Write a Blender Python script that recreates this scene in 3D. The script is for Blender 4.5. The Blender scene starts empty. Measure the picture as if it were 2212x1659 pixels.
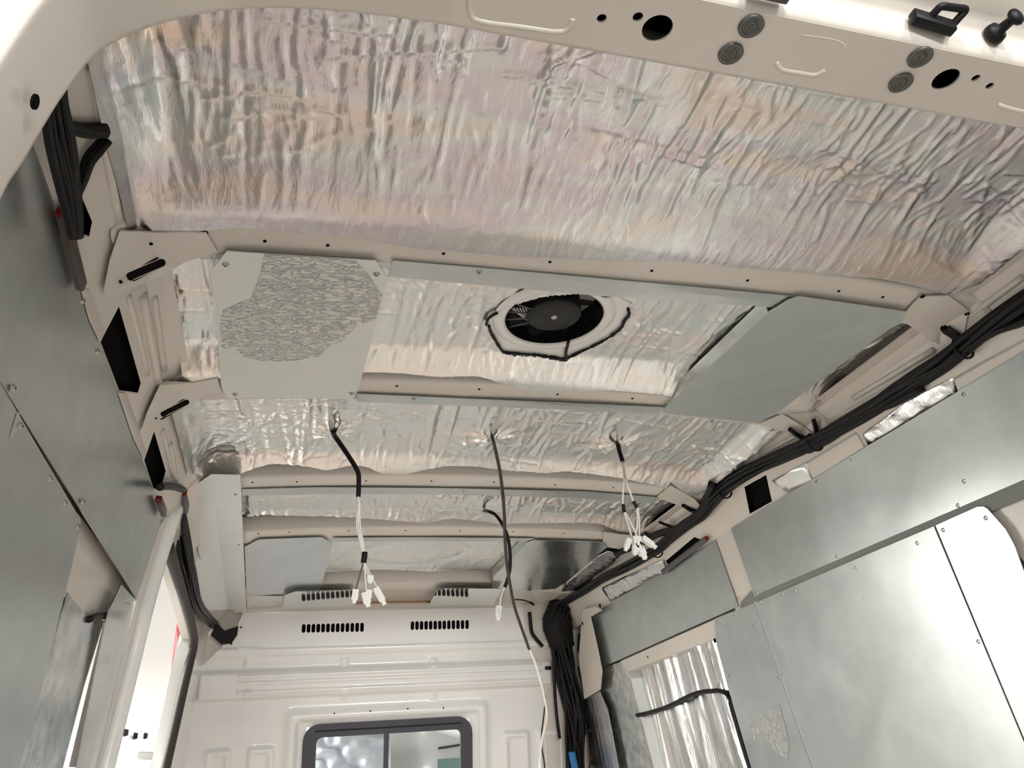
import bpy, bmesh, math, random
import numpy as np
from mathutils import Vector, Matrix
from mathutils.geometry import delaunay_2d_cdt
random.seed(7); rng = np.random.default_rng(7)
scn = bpy.context.scene
COL = scn.collection

# ------------------------------------------------------------------ camera
CAM = Vector((-.53, 0., 1.15))
FPX = 1700.
YAW, PITCH, ROLL = .30171432, .47580645, -.08247576
fw = Vector((math.sin(YAW)*math.cos(PITCH), math.cos(YAW)*math.cos(PITCH), math.sin(PITCH)))
r0 = Vector((math.cos(YAW), -math.sin(YAW), 0)); u0 = r0.cross(fw)
rt = math.cos(ROLL)*r0 + math.sin(ROLL)*u0
up = -math.sin(ROLL)*r0 + math.cos(ROLL)*u0
cam = bpy.data.cameras.new('camera'); camo = bpy.data.objects.new('camera', cam); COL.objects.link(camo)
cam.sensor_width = 36; cam.lens = 36*FPX/2212; cam.clip_start = .02
camo.matrix_world = Matrix(((rt.x, up.x, -fw.x, CAM.x), (rt.y, up.y, -fw.y, CAM.y), (rt.z, up.z, -fw.z, CAM.z), (0, 0, 0, 1)))
scn.camera = camo

# ------------------------------------------------------------------ light
w = bpy.data.worlds.new('hall'); scn.world = w; w.use_nodes = True
bg = w.node_tree.nodes['Background']
bg.inputs[0].default_value = (1., .995, .985, 1); bg.inputs[1].default_value = .42
vs = scn.view_settings
vs.view_transform = 'Standard'; vs.look = 'None'; vs.gamma = 1; vs.use_curve_mapping = False
vs.exposure = .2

# ------------------------------------------------------------------ materials
def mat(name, col, rough=.5, metal=0., **k):
    m = bpy.data.materials.new(name); m.use_nodes = True
    b = m.node_tree.nodes['Principled BSDF']
    b.inputs['Base Color'].default_value = (*col, 1); b.inputs['Roughness'].default_value = rough
    b.inputs['Metallic'].default_value = metal
    for a, v in k.items(): b.inputs[a.replace('_', ' ')].default_value = v
    return m
def nodes(m): return m.node_tree.nodes, m.node_tree.links, m.node_tree.nodes['Principled BSDF']
def noise(m, scale, detail=4, rough=.55, stretch=(1, 1, 1), dist=0.):
    N, L, b = nodes(m)
    tc = N.new('ShaderNodeTexCoord'); mp = N.new('ShaderNodeMapping'); mp.inputs['Scale'].default_value = stretch
    n = N.new('ShaderNodeTexNoise'); n.inputs['Scale'].default_value = scale; n.inputs['Detail'].default_value = detail
    n.inputs['Roughness'].default_value = rough; n.inputs['Distortion'].default_value = dist
    L.new(tc.outputs['Object'], mp.inputs[0]); L.new(mp.outputs[0], n.inputs['Vector'])
    return n
def ramp(m, src, stops, sock):
    N, L, b = nodes(m)
    r = N.new('ShaderNodeValToRGB'); e = r.color_ramp.elements
    while len(e) < len(stops): e.new(.5)
    for i, (p, c) in enumerate(stops):
        e[i].position = p; e[i].color = (*c, 1) if len(c) == 3 else c
    L.new(src, r.inputs[0])
    if sock: L.new(r.outputs[0], b.inputs[sock])
    return r
def bump(m, src, strength, dist=.01, prev=None):
    N, L, b = nodes(m)
    bp = N.new('ShaderNodeBump'); bp.inputs['Strength'].default_value = strength; bp.inputs['Distance'].default_value = dist
    L.new(src, bp.inputs['Height'])
    if prev: L.new(prev.outputs[0], bp.inputs['Normal'])
    L.new(bp.outputs[0], b.inputs['Normal'])
    return bp
def g(v): return (v, v, v)

PAINT = mat('cream_paint', (.66, .60, .52), .32, Coat_Weight=.35, Coat_Roughness=.12)
n = noise(PAINT, 3, 6); ramp(PAINT, n.outputs[0], [(.3, (.62, .575, .51)), (.7, (.67, .625, .56))], 'Base Color')
WHITE = mat('white_paint', (.76, .74, .70), .22, Coat_Weight=.5, Coat_Roughness=.05)
n = noise(WHITE, 2.5, 5); ramp(WHITE, n.outputs[0], [(.3, (.78, .77, .74)), (.7, (.82, .81, .785))], 'Base Color')
def galv(name, c0, c1, r0_, r1_, sc=14, met=.92, bmp=.25):
    m = mat(name, c0, r0_, met)
    n = noise(m, sc, 5, .6); ramp(m, n.outputs[0], [(.3, c0), (.7, c1)], 'Base Color')
    n2 = noise(m, 5, 6, .65); ramp(m, n2.outputs[0], [(.25, g(r0_)), (.75, g(r1_))], 'Roughness')
    n3 = noise(m, 2.2, 2, .4)
    if bmp: bump(m, n3.outputs[0], bmp, .02)
    return m
GALV = galv('galvanised_steel', (.47, .51, .51), (.54, .58, .58), .26, .36)
GALVW = galv('galvanised_ceiling_steel', (.50, .535, .525), (.57, .60, .59), .28, .40, 14, .8)
TRAY = galv('pale_zinc_plate', (.68, .70, .67), (.73, .74, .715), .38, .5, 9, .35)
GALVS = galv('shiny_galvanised_steel', (.50, .54, .53), (.62, .65, .64), .10, .24)
GALVM = galv('mottled_galvanised_steel', (.30, .33, .33), (.70, .73, .72), .12, .35, 22)
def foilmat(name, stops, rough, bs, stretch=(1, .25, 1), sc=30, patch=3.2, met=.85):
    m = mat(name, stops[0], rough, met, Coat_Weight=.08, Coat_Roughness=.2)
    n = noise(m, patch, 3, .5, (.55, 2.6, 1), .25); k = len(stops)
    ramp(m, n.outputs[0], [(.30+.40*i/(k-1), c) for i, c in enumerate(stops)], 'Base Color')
    n1 = noise(m, sc, 5, .6, stretch, .8); b1 = bump(m, n1.outputs[0], bs, .006)
    n2 = noise(m, 90, 3, .5); bump(m, n2.outputs[0], bs*.3, .003, b1)
    n4 = noise(m, 4, 3); ramp(m, n4.outputs[0], [(.3, g(rough*.8)), (.7, g(rough*1.25))], 'Roughness')
    return m
FOIL = foilmat('aluminised_foil', [(.62, .50, .42), (.60, .555, .515), (.54, .515, .555), (.57, .60, .585), (.60, .565, .535), (.60, .515, .455)], .26, .3, (1, .22, 1), 52, met=1.)  # tan, grey and violet stops paint coloured reflections into the foil
FOILW = foilmat('bright_foil', [(.80, .72, .665), (.80, .78, .745), (.74, .78, .765), (.81, .755, .71)], .29, .28, (1, .22, 1), 52, met=.95)  # warm and grey-green stops paint reflections into the base colour
FOILV = foilmat('wall_foil', [(.78, .78, .76), (.70, .72, .73)], .2, .5, (1, 1, .12), 45, met=1.)
BLACK = mat('black_plastic', (.006, .006, .0065), .45, Specular_IOR_Level=.22)
RUBBER = mat('black_rubber', (.009, .009, .009), .6, Specular_IOR_Level=.2)
FRAME = mat('window_rubber', (.035, .034, .045), .45)
SEAL = mat('grey_brown_seal', (.05, .043, .04), .6, Specular_IOR_Level=.25)
BROWN = mat('brown_lens', (.045, .03, .025), .35)
RED = mat('red_lens', (.16, .002, .004), .35, Specular_IOR_Level=.3)
CONN = mat('white_nylon', (.80, .79, .75), .4)
WIREW = mat('white_wire', (.74, .70, .64), .45)
BLUE = mat('blue_sleeve', (.02, .16, .42), .4)
HUB = mat('fan_hub_grey', (.018, .018, .017), .5, Specular_IOR_Level=.25)
DARK = mat('painted_shade', (.006, .006, .006), .9, Specular_IOR_Level=.05)  # near black, puts the shade inside holes and recesses into colour
STEEL = mat('screw_steel', (.45, .45, .43), .4, 1.)
FILM = mat('peeling_film', (.72, .72, .685), .45, .1)
n = noise(FILM, 48, 3, .55, (1, 2.6, 1), .8); r_ = ramp(FILM, n.outputs[0], [(.44, g(0)), (.56, g(1))], None); bump(FILM, r_.outputs[0], 1., .0045)
FILMG = mat('grey_film', (.46, .48, .465), .4, .7)
n = noise(FILMG, 48, 3, .55, (1, 1, 1), .8); r_ = ramp(FILMG, n.outputs[0], [(.44, g(0)), (.56, g(1))], None); bump(FILMG, r_.outputs[0], .8, .003)
CONC = mat('concrete', (.46, .44, .41), .5); n = noise(CONC, 4, 8); ramp(CONC, n.outputs[0], [(.3, (.12, .117, .11)), (.7, (.17, .166, .155))], 'Base Color')
PLY = mat('brown_ply', (.42, .35, .28), .5); n = noise(PLY, 6, 8, .6, (6, .6, 1)); ramp(PLY, n.outputs[0], [(.3, (.37, .315, .275)), (.7, (.48, .42, .375))], 'Base Color')
HALL = mat('hall_wall_white', (.82, .80, .76), .8)
GLASS = mat('window_glass', (.96, .98, .97), .02, 0., Transmission_Weight=1., IOR=1.05)
TINT = mat('tinted_screen', (.30, .45, .42), .1)
TAN = mat('tan_card', (.55, .40, .22), .7)
GREYP = mat('grey_plastic', (.10, .10, .10), .5)

# ------------------------------------------------------------------ object helpers
WL = {}
def _link(o, wloc, parent):
    COL.objects.link(o); WL[o.name] = Vector(wloc)
    if parent is not None:
        o.parent = parent; o.location = Vector(wloc) - WL[parent.name]
    else: o.location = wloc
    return o
def tag(o, label=None, cat=None, group=None, kind=None):
    if label: o['label'] = label
    if cat: o['category'] = cat
    if group: o['group'] = group
    if kind: o['kind'] = kind
    return o
def thing(name, loc, label=None, cat=None, group=None, kind=None):
    o = bpy.data.objects.new(name, None); o.empty_display_size = .05
    _link(o, loc, None); return tag(o, label, cat, group, kind)
def mesh(name, verts, faces, m, parent=None, smooth=False, origin=None):
    V = np.asarray([tuple(v) for v in verts], dtype=float) if not isinstance(verts, np.ndarray) else verts
    c = Vector(V.mean(0)) if origin is None else Vector(origin)
    me = bpy.data.meshes.new(name); me.from_pydata((V - np.array(c)).tolist(), [], [tuple(f) for f in faces]); me.update()
    me.materials.append(m)
    if smooth: me.polygons.foreach_set('use_smooth', [True]*len(me.polygons))
    return _link(bpy.data.objects.new(name, me), c, parent)
def fixn(o):
    bm = bmesh.new(); bm.from_mesh(o.data); bmesh.ops.recalc_face_normals(bm, faces=bm.faces); bm.to_mesh(o.data); bm.free(); return o
def sharp(o, ang=35):
    o.data.polygons.foreach_set('use_smooth', [True]*len(o.data.polygons))
    o.data.set_sharp_from_angle(angle=math.radians(ang)); return o
def spline(P, n=8):
    P = [Vector(p) for p in P]
    if len(P) < 3: return P
    Q = [2*P[0]-P[1]] + P + [2*P[-1]-P[-2]]; out = []
    for i in range(1, len(Q)-2):
        a, b, c, d = Q[i-1:i+3]
        for k in range(n):
            t = k/n
            out.append(.5*((2*b) + (c-a)*t + (2*a-5*b+4*c-d)*t*t + (3*b-a-3*c+d)*t**3))
    out.append(P[-1]); return out
def tube_vf(P, r, k=8, closed=False):
    V, F = [], []; n = len(P); prev = None
    rad = r if hasattr(r, '__len__') else [r]*n
    for i, p in enumerate(P):
        t = (P[(i+1) % n]-P[i-1]) if closed else (P[min(i+1, n-1)]-P[max(i-1, 0)])
        if t.length < 1e-9: t = Vector((0, 0, 1))
        t.normalize()
        a = prev - t*prev.dot(t) if prev is not None else t.orthogonal()
        if a.length < 1e-6: a = t.orthogonal()
        a.normalize(); prev = a; b = t.cross(a)
        for j in range(k):
            q = 2*math.pi*j/k; V.append(p + (a*math.cos(q)+b*math.sin(q))*rad[i])
    for i in range(n if closed else n-1):
        for j in range(k):
            a0 = i*k; b0 = ((i+1) % n)*k; F.append((a0+j, a0+(j+1) % k, b0+(j+1) % k, b0+j))
    if not closed: F += [tuple(range(k))[::-1], tuple(range((n-1)*k, n*k))]
    return V, F
def tube(name, pts, r, m, parent=None, k=8, n=8, closed=False):
    P = spline(pts, n) if n > 1 else [Vector(p) for p in pts]
    V, F = tube_vf(P, r, k, closed); return mesh(name, V, F, m, parent, True)
def box_vf(c, s, ax=None):
    ax = ax or (Vector((1, 0, 0)), Vector((0, 1, 0)), Vector((0, 0, 1)))
    V = [Vector(c)+ax[0]*(sx*s[0]/2)+ax[1]*(sy*s[1]/2)+ax[2]*(sz*s[2]/2) for sx in (-1, 1) for sy in (-1, 1) for sz in (-1, 1)]
    return V, [(0, 1, 3, 2), (4, 6, 7, 5), (0, 4, 5, 1), (2, 3, 7, 6), (0, 2, 6, 4), (1, 5, 7, 3)]
def box(name, lo, hi, m, parent=None, bev=0):
    lo, hi = Vector(lo), Vector(hi); V, F = box_vf((lo+hi)/2, hi-lo)
    o = mesh(name, V, F, m, parent)
    if bev: bevel(o, bev)
    return o
def bevel(o, wd, seg=2):
    bm = bmesh.new(); bm.from_mesh(o.data)
    bmesh.ops.bevel(bm, geom=bm.edges[:], offset=wd, segments=seg, profile=.5, affect='EDGES', clamp_overlap=True)
    bm.to_mesh(o.data); bm.free(); return sharp(o)
def merge(parts):
    V, F = [], []
    for v, f in parts:
        k = len(V); V += list(v); F += [tuple(i+k for i in q) for q in f]
    return V, F
def cyl_vf(c, axis, r, h, k=16, r2=None):
    axis = Vector(axis).normalized(); a = axis.orthogonal().normalized(); b = axis.cross(a); c = Vector(c); r2 = r if r2 is None else r2
    V = [c+(a*math.cos(2*math.pi*j/k)+b*math.sin(2*math.pi*j/k))*r for j in range(k)]
    V += [c+axis*h+(a*math.cos(2*math.pi*j/k)+b*math.sin(2*math.pi*j/k))*r2 for j in range(k)]
    return V, [tuple(range(k))[::-1], tuple(range(k, 2*k))]+[(j, (j+1) % k, k+(j+1) % k, k+j) for j in range(k)]

# ------------------------------------------------------------------ surfaces of the van
def ray(q): return fw + rt*((q[0]-1106)/FPX) - up*((q[1]-829.5)/FPX)
class Plane:
    def __init__(s, p, nrm, u):
        s.p = Vector(p); s.n = Vector(nrm).normalized(); s.u = Vector(u).normalized(); s.v = s.n.cross(s.u)
    def off(s, d): return Plane(s.p+s.n*d, s.n, s.u)
    def hit(s, q):
        d = ray(q); return CAM + d*((s.p-CAM).dot(s.n)/d.dot(s.n))
    def to2(s, P): d = P-s.p; return Vector((d.dot(s.u), d.dot(s.v)))
    def to3(s, a, dz=0.): return s.p+s.u*a[0]+s.v*a[1]+s.n*dz
def zr(x):
    a = abs(x); return 1.95 + .032*(1-(min(a, .77)/.77)**2) - 1.6*max(0, a-.77)
class Ceil:
    def __init__(s, dz=0.): s.dz = dz
    def off(s, d): return Ceil(s.dz-d)
    def hit(s, q):
        d = ray(q); lo, hi = 0., 12.
        f = lambda t: (CAM+d*t).z - zr((CAM+d*t).x) - s.dz
        if f(hi) < 0: return CAM+d*hi
        for _ in range(50):
            m_ = (lo+hi)/2
            if f(m_) > 0: hi = m_
            else: lo = m_
        return CAM+d*hi
    def to2(s, P): return Vector((P.x, P.y))
    def to3(s, a, dz=0.): return Vector((a[0], a[1], zr(a[0])+s.dz-dz))
PC = Ceil()
PR = Plane((.864, 2, 1.61), (-.23, 0, -.027), (0, 1, 0))
PL = Plane((-.861, 2, 1.61), (.23, 0, -.022), (0, 1, 0))
BL = .2
PB = Plane((0, 3.77, 1.95), (0, -1, -BL), (1, 0, 0))
PH = Plane((0, .49, 1.85), (0, 0, -1), (1, 0, 0))
HR = Plane((0, .443, 1.87), (0, -1, 0), (1, 0, 0))      # rear (outer) face of the header

def plate2(name, surf, outer, holes, thick, m, parent=None, step=0, smooth=False):
    """plate lying on surf (2-D loops in surf coords), body going behind it"""
    loops = [outer]+list(holes)
    V2, E = [], []
    for lp in loops:
        k = len(V2); V2 += [Vector((p[0], p[1])) for p in lp]
        E += [(k+i, k+(i+1) % len(lp)) for i in range(len(lp))]
    if step:
        xs = [p[0] for p in outer]; ys = [p[1] for p in outer]
        for a in np.arange(min(xs)+step/2, max(xs), step):
            for b in np.arange(min(ys)+step/2, max(ys), step*(4 if isinstance(surf, Ceil) else 1)):
                V2.append(Vector((a, b)))
    vo, eo, fo, *_ = delaunay_2d_cdt(V2, E, [], 2 if holes else 1, 1e-6)
    # drop faces outside outer polygon / in holes
    def inside(p, lp):
        c = False; j = len(lp)-1
        for i in range(len(lp)):
            if (lp[i][1] > p.y) != (lp[j][1] > p.y) and p.x < (lp[j][0]-lp[i][0])*(p.y-lp[i][1])/(lp[j][1]-lp[i][1]+1e-15)+lp[i][0]: c = not c
            j = i
        return c
    F = []
    for f in fo:
        c = sum((vo[i] for i in f), Vector((0, 0)))/len(f)
        if inside(c, outer) and not any(inside(c, h) for h in holes): F.append(tuple(f))
    n_ = len(vo)
    V = [surf.to3(p) for p in vo]+[surf.to3(p, -thick) for p in vo]
    cnt = {}
    for f in F:
        for i in range(len(f)):
            a, b = f[i], f[(i+1) % len(f)]; key = (min(a, b), max(a, b)); cnt.setdefault(key, []).append((a, b))
    FF = list(F)+[tuple(i+n_ for i in f[::-1]) for f in F]
    for e in cnt.values():
        if len(e) == 1: a, b = e[0]; FF.append((b, a, a+n_, b+n_))
    used = sorted({i for f in FF for i in f}); mp = {i: k for k, i in enumerate(used)}
    o = mesh(name, [V[i] for i in used], [tuple(mp[i] for i in f) for f in FF], m, parent)
    fixn(o)
    if smooth: sharp(o)
    return o
def pxl(surf, pts): return [tuple(surf.to2(surf.hit(q))) for q in pts]
def pplate(name, surf, pts, thick, m, parent=None, holes=(), step=0, smooth=False):
    return plate2(name, surf, pxl(surf, pts), [pxl(surf, h) for h in holes], thick, m, parent, step, smooth)
def circ(c, r, k=20, ry=None): ry = ry or r; return [(c[0]+r*math.cos(2*math.pi*i/k), c[1]+ry*math.sin(2*math.pi*i/k)) for i in range(k)]
def slot(c, hw, hh, k=6):
    """stadium, long in second axis"""
    s = hh-hw
    return [(c[0]+hw*math.cos(math.pi*i/k), c[1]+s+hw*math.sin(math.pi*i/k)) for i in range(k+1)] + [(c[0]-hw*math.cos(math.pi*i/k), c[1]-s-hw*math.sin(math.pi*i/k)) for i in range(k+1)]
def rrect(x0, y0, x1, y1, r, k=5):
    out = []
    for cx, cy, a in ((x1-r, y1-r, 0), (x0+r, y1-r, 90), (x0+r, y0+r, 180), (x1-r, y0+r, 270)):
        out += [(cx+r*math.cos(math.radians(a+90*i/k)), cy+r*math.sin(math.radians(a+90*i/k))) for i in range(k+1)]
    return out

SCREW = {}
def screw(surf, q, parent, r=.0055, m=None):
    p = surf.hit(q) if len(q) == 2 else Vector(q)
    nrm = surf.n if isinstance(surf, Plane) else Vector((0, 0, -1))
    key = (tuple(round(c, 3) for c in nrm), r)
    if key not in SCREW:
        parts = [cyl_vf((0, 0, 0), nrm, r*1.25, .0012, 12, r*1.1), cyl_vf(nrm*.001, nrm, r, .0026, 12, r*.6)]
        V, F = merge(parts); me = bpy.data.meshes.new('screw'); me.from_pydata(V, [], F); me.update(); me.materials.append(m or STEEL)
        dk = cyl_vf(nrm*.0034, nrm, r*.35, .0004, 6)
        k = len(V)
        bm = bmesh.new(); bm.from_mesh(me)
        vs_ = [bm.verts.new(v) for v in dk[0]]
        for f in dk[1]:
            nf = bm.faces.new([vs_[i] for i in f]); nf.material_index = 1
        bm.to_mesh(me); bm.free(); me.materials.append(DARK); SCREW[key] = me
    o = bpy.data.objects.new('screw', SCREW[key]); return _link(o, p, parent)
def holes_joined(name, surf, pts, parent, r=.003):
    parts = []
    for q in pts:
        p = surf.hit(q[:2]); rr = q[2] if len(q) > 2 else r
        nrm = surf.n if isinstance(surf, Plane) else Vector((0, 0, -1))
        parts.append(cyl_vf(p-nrm*.001, nrm, rr, .0016, 10))  # black discs, the shade in each hole is put in as colour
    V, F = merge(parts); return mesh(name, V, F, DARK, parent)

# ------------------------------------------------------------------ the shell of the van
floor = tag(box('floor', (-.95, .42, -.03), (.95, 3.95, 0), PLY), 'brown plywood load floor of the van', None, kind='structure')
ground = tag(box('floor', (-9, -9, -.62), (9, 14, -.58), CONC), 'grey concrete workshop floor around the van', None, kind='structure')

ceiling = thing('ceiling', (0, 2, 2.05), 'cream painted van roof with pressed roof bows', None, None, 'structure')
xs = np.linspace(-.862, .95, 60); V = []; F = []
for y in np.linspace(.42, 3.95, 12):
    for x in xs: V.append((x, y, zr(x)+.085))
for j in range(11):
    for i in range(59): F.append((j*60+i, j*60+i+1, (j+1)*60+i+1, (j+1)*60+i))
mesh('roof_skin', V, F, PAINT, ceiling, True)
box('outer_roof', (-.87, .40, 2.13), (1.02, 5.4, 2.15), WHITE, ceiling); box('outer_roof', (-1.02, .40, 2.13), (-.87, 2.45, 2.15), WHITE, ceiling)

def bow(ynear, yfar, holes, xl=-.80, xr=.79, depth=.05):
    prof = [(ynear-.012, depth), (ynear-.004, .006), (ynear+.002, .001), (ynear+.008, 0)]
    prof += [(yfar-.016, 0), (yfar-.012, -.0025), (yfar-.006, -.003), (yfar-.001, -.0015), (yfar+.001, .003), (yfar+.004, depth)]
    X = np.linspace(xl, xr, 90); V = []; F = []; k = len(prof)
    for x in X:
        fl = 0.0
        for (y, dz) in prof: V.append((x, y, zr(x)+dz))
    for i in range(len(X)-1):
        for j in range(k-1): F.append((i*k+j, (i+1)*k+j, (i+1)*k+j+1, i*k+j+1))
    o = mesh('roof_bow', V, F, PAINT, ceiling, True); sharp(o, 40)
    if holes: holes_joined('screw_holes', PC.off(.0006), holes, o)
    return o
def yc(q, dz=0.): return PC.off(-dz).hit(q).y
R1 = (yc((1100, 585))-.095, yc((1100, 585)))
R2 = (yc((1100, 872))-.095, yc((1100, 872)))
R3 = (yc((1000, 1056))-.105, yc((1000, 1056)))
R4 = (yc((1000, 1161))-.115, yc((1000, 1161)))
R5 = (yc((950, 1271))-.12, yc((950, 1271)))
bow(*R1, [(291, 523, .006), (326, 527), (441, 503, .006), (572, 521), (708, 530), (958, 548), (1188, 566), (1408, 585), (1615, 606), (1812, 629), (1907, 642)])
bow(*R2, [(362, 841, .005), (387, 843), (857, 834), (1035, 841), (1204, 852), (1366, 861)])
bow(*R3, [(545, 1042), (641, 1041), (791, 1039), (932, 1039), (1067, 1042), (1199, 1047), (1325, 1053)])
bow(*R4, [(558, 1153), (625, 1150), (753, 1147), (876, 1146), (994, 1146), (1108, 1148), (1218, 1152)])
bow(*R5, [(716, 1264), (817, 1261), (916, 1259), (1012, 1259)])

# gusset ends of the bows, with slots
S6 = PC.off(.007)
def slot_px(a, b, r):
    P, Q = Vector(a), Vector(b); d = (Q-P).normalized(); nn = Vector((-d.y, d.x)); out = []
    for i in range(9): t = math.pi*i/8; out.append(Q+(d*math.sin(t)+nn*math.cos(t))*r)
    for i in range(9): t = math.pi*i/8; out.append(P+(-d*math.sin(t)-nn*math.cos(t))*r)
    return [tuple(p) for p in out]
def gusset(pts, holes, dots=()):
    o = pplate('gusset', S6, pts, .003, PAINT, ceiling, holes, .02, True)
    if dots: holes_joined('screw_holes', S6.off(.001), dots, o)
    for h in holes:
        c_ = (sum(p[0] for p in h)/len(h), sum(p[1] for p in h)/len(h))
        pplate('slot_shadow_box', S6.off(-.0032), [(c_[0]+(p[0]-c_[0])*1.12, c_[1]+(p[1]-c_[1])*1.3) for p in h], .002, DARK, o)  # black plate close behind the slot colours in its shade
gusset([(258, 500), (330, 503), (445, 504), (470, 545), (398, 567), (371, 584), (317, 608), (236, 642), (224, 626), (237, 561)],
       [slot_px((281, 597), (349, 568), 9)], [(259, 609, .004), (291, 523, .005), (326, 527)])
gusset([(345, 832), (415, 828), (470, 818), (480, 850), (440, 853), (425, 868), (395, 886), (330, 912), (300, 945), (318, 890)],
       [slot_px((352, 895), (403, 869), 6)], [(336, 904, .003), (362, 841, .005), (387, 843)])
gusset([(1958, 672), (1990, 640), (2050, 640), (2092, 672), (2078, 740), (2030, 745), (1990, 720), (1960, 700), (1945, 698)],
       [slot_px((2040, 710), (2066, 726), 9)], [(1993, 641, .005), (2089, 679, .005), (2018, 735, .004)])
gusset([(1640, 916), (1690, 895), (1740, 925), (1765, 945), (1745, 962), (1700, 935)], [])
gusset([(1420, 1074), (1450, 1050), (1500, 1078), (1520, 1100), (1500, 1115), (1460, 1090)], [slot_px((1476, 1092), (1495, 1102), 4)])
gusset([(1305, 1150), (1340, 1155), (1395, 1160), (1410, 1180), (1360, 1190), (1300, 1180)], [])

# ------------------------------------------------------------------ side walls
wall_r = thing('wall_right', (.95, 2.2, 1.2), 'cream painted right side wall of the van', None, None, 'structure')
box('outer_skin', (.985, .45, -.55), (1.0, 5.4, 2.13), WHITE, wall_r)
wall_l = thing('wall_left', (-.95, 2.2, 1.2), 'cream painted left side wall of the van with door opening', None, None, 'structure')
LOP = Plane((-1.0, 0, 0), (1, 0, 0), (0, 1, 0))          # outer skin plane, coords (y, z)
def yz(y, z): return tuple(LOP.to2(Vector((-1, y, z))))
plate2('outer_skin', LOP, [yz(.45, -.55), yz(5.4, -.55), yz(5.4, 2.13), yz(.45, 2.13)],
       [[yz(2.68, .05), yz(4.6, .05), yz(4.6, 2.128), yz(2.68, 2.128)], [yz(2.10, .55), yz(2.58, .55), yz(2.58, 1.62), yz(2.10, 1.62)]], .012, WHITE, wall_l)
box('cowl', (-1.0, 5.35, -.55), (1.0, 5.4, .9), WHITE, wall_l)

# ------------------------------------------------------------------ bulkhead
front = thing('wall_front', (0, 3.9, .8), 'white pressed steel bulkhead with vent slots and window', None, None, 'structure')
def b2(q): return PB.to2(PB.hit(q))
zb = lambda q: b2(q).y
# v axis of PB points up?  s = distance along the bulkhead
SGN = 1 if PB.to3((0, 1)).z > PB.to3((0, 0)).z else -1
slots = []
for (xa, xb, y0, y1, ym, yM) in ((656, 782, 1349, 1346, 1366, 1364), (891, 1009, 1343, 1340, 1360, 1358)):
    for i in range(13):
        t = i/12; top = b2((xa+(xb-xa)*t, y0+(y1-y0)*t)); bot = b2((xa+(xb-xa)*t, ym+(yM-ym)*t))
        c = (top+bot)/2; slots.append(slot((c.x, c.y), .0085, abs(top.y-bot.y)/2+.002))
vtop, vbot = zb((800, 1318)), zb((800, 1392))
left_edge = [b2(q) for q in ((500, 1380), (497, 1395), (470, 1420), (437, 1444))]
vp = [(-.70, vtop), (.70, vtop), (.70, vbot), (-.78, vbot), (-.775, left_edge[1].y), (-.74, left_edge[0].y), (-.735, left_edge[0].y+SGN*.02)]
plate2('vent_panel', PB, vp, slots, .004, WHITE, front)
for s_ in ((-.50, -.10), (-.02, .40)):
    box('dark_slot_box', (s_[0], 3.80, 1.82), (s_[1], 3.84, 1.92), DARK, front)  # black box behind the slots, shade put in as colour
# lower pressed panel as height field with the window opening cut out
wl, wr_, wt = b2((652, 1640)).x, b2((1020, 1640)).x, zb((830, 1556))
def smooth_box(d, e): return 1/(1+np.exp(-d/e))
def bead(X, Y, x0, x1, y0, y1, h, e=.006):
    return h*smooth_box(X-x0, e)*smooth_box(x1-X, e)*smooth_box(Y-y0, e)*smooth_box(y1-Y, e)
gx = np.linspace(-.97, .80, 380); yb_ = zb((800, 1900))
gy = np.linspace(vbot, yb_, 330); GX, GY = np.meshgrid(gx, gy)
def Yp(py, px=800): return zb((px, py))
Hh = np.zeros_like(GX)
lo = lambda a, b: (min(a, b), max(a, b))
Hh += bead(GX, GY, -.86, .74, *lo(Yp(1440), Yp(1497)), .026, .0035)            # long raised band
for a, b in ((1447, 1454), (1461, 1468), (1480, 1488)):
    Hh += bead(GX, GY, -.70, .68, *lo(Yp(a), Yp(b)), .007, .0018)
Hh += bead(GX, GY, -.97, .80, *lo(Yp(1392), Yp(1410)), .014, .004)
Hh += bead(GX, GY, wl-.07, wr_+.07, *lo(Yp(1530), Yp(1900)), .022, .008)
Hh -= bead(GX, GY, wl-.03, wr_+.03, *lo(Yp(1549), Yp(1900)), .026, .006)
for cx in (470, 563, 1115, 1190):
    x0 = b2((cx-27, 1640)).x; x1 = b2((cx+27, 1640)).x
    Hh += bead(GX, GY, x0, x1, *lo(Yp(1600), Yp(1900)), .016, .004)
    Hh -= bead(GX, GY, x0+.02, x1-.02, *lo(Yp(1612), Yp(1900)), .012, .004)
for cx in (536, 744, 935):
    for cy in (1430, 1500):
        c = b2((cx, cy)); Hh += bead(GX, GY, c.x-.014, c.x+.014, c.y-.018, c.y+.018, .01, .003)
V = [PB.to3((a, b), h) for a, b, h in zip(GX.ravel(), GY.ravel(), Hh.ravel())]
F = []
nx, ny = len(gx), len(gy)
for j in range(ny-1):
    for i in range(nx-1):
        cx, cy = (gx[i]+gx[i+1])/2, (gy[j]+gy[j+1])/2
        if wl+.012 < cx < wr_-.012 and SGN*cy < SGN*wt-.012: continue
        if cx < -.86 and SGN*cy > SGN*left_edge[3].y: continue
        if cx < -.775 and SGN*cy > SGN*(left_edge[3].y+(left_edge[0].y-left_edge[3].y)*(cx+.86)/.11): continue
        F.append((j*nx+i, j*nx+i+1, (j+1)*nx+i+1, (j+1)*nx+i))
fixn(mesh('pressed_panel', V, F, WHITE, front, True))
holes_joined('screw_holes', PB.off(.004), [(521, 1355), (500, 1391), (470, 1419), (1125, 1310)], front, .004)
holes_joined('screw_holes', PB.off(.024), [(466, 1470, .007), (722, 1541), (800, 1536), (881, 1531), (958, 1529)], front, .0035)
box('lower_panel', (-.97, 3.98, 0), (.97, 3.99, 1.12), WHITE, front)

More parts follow.
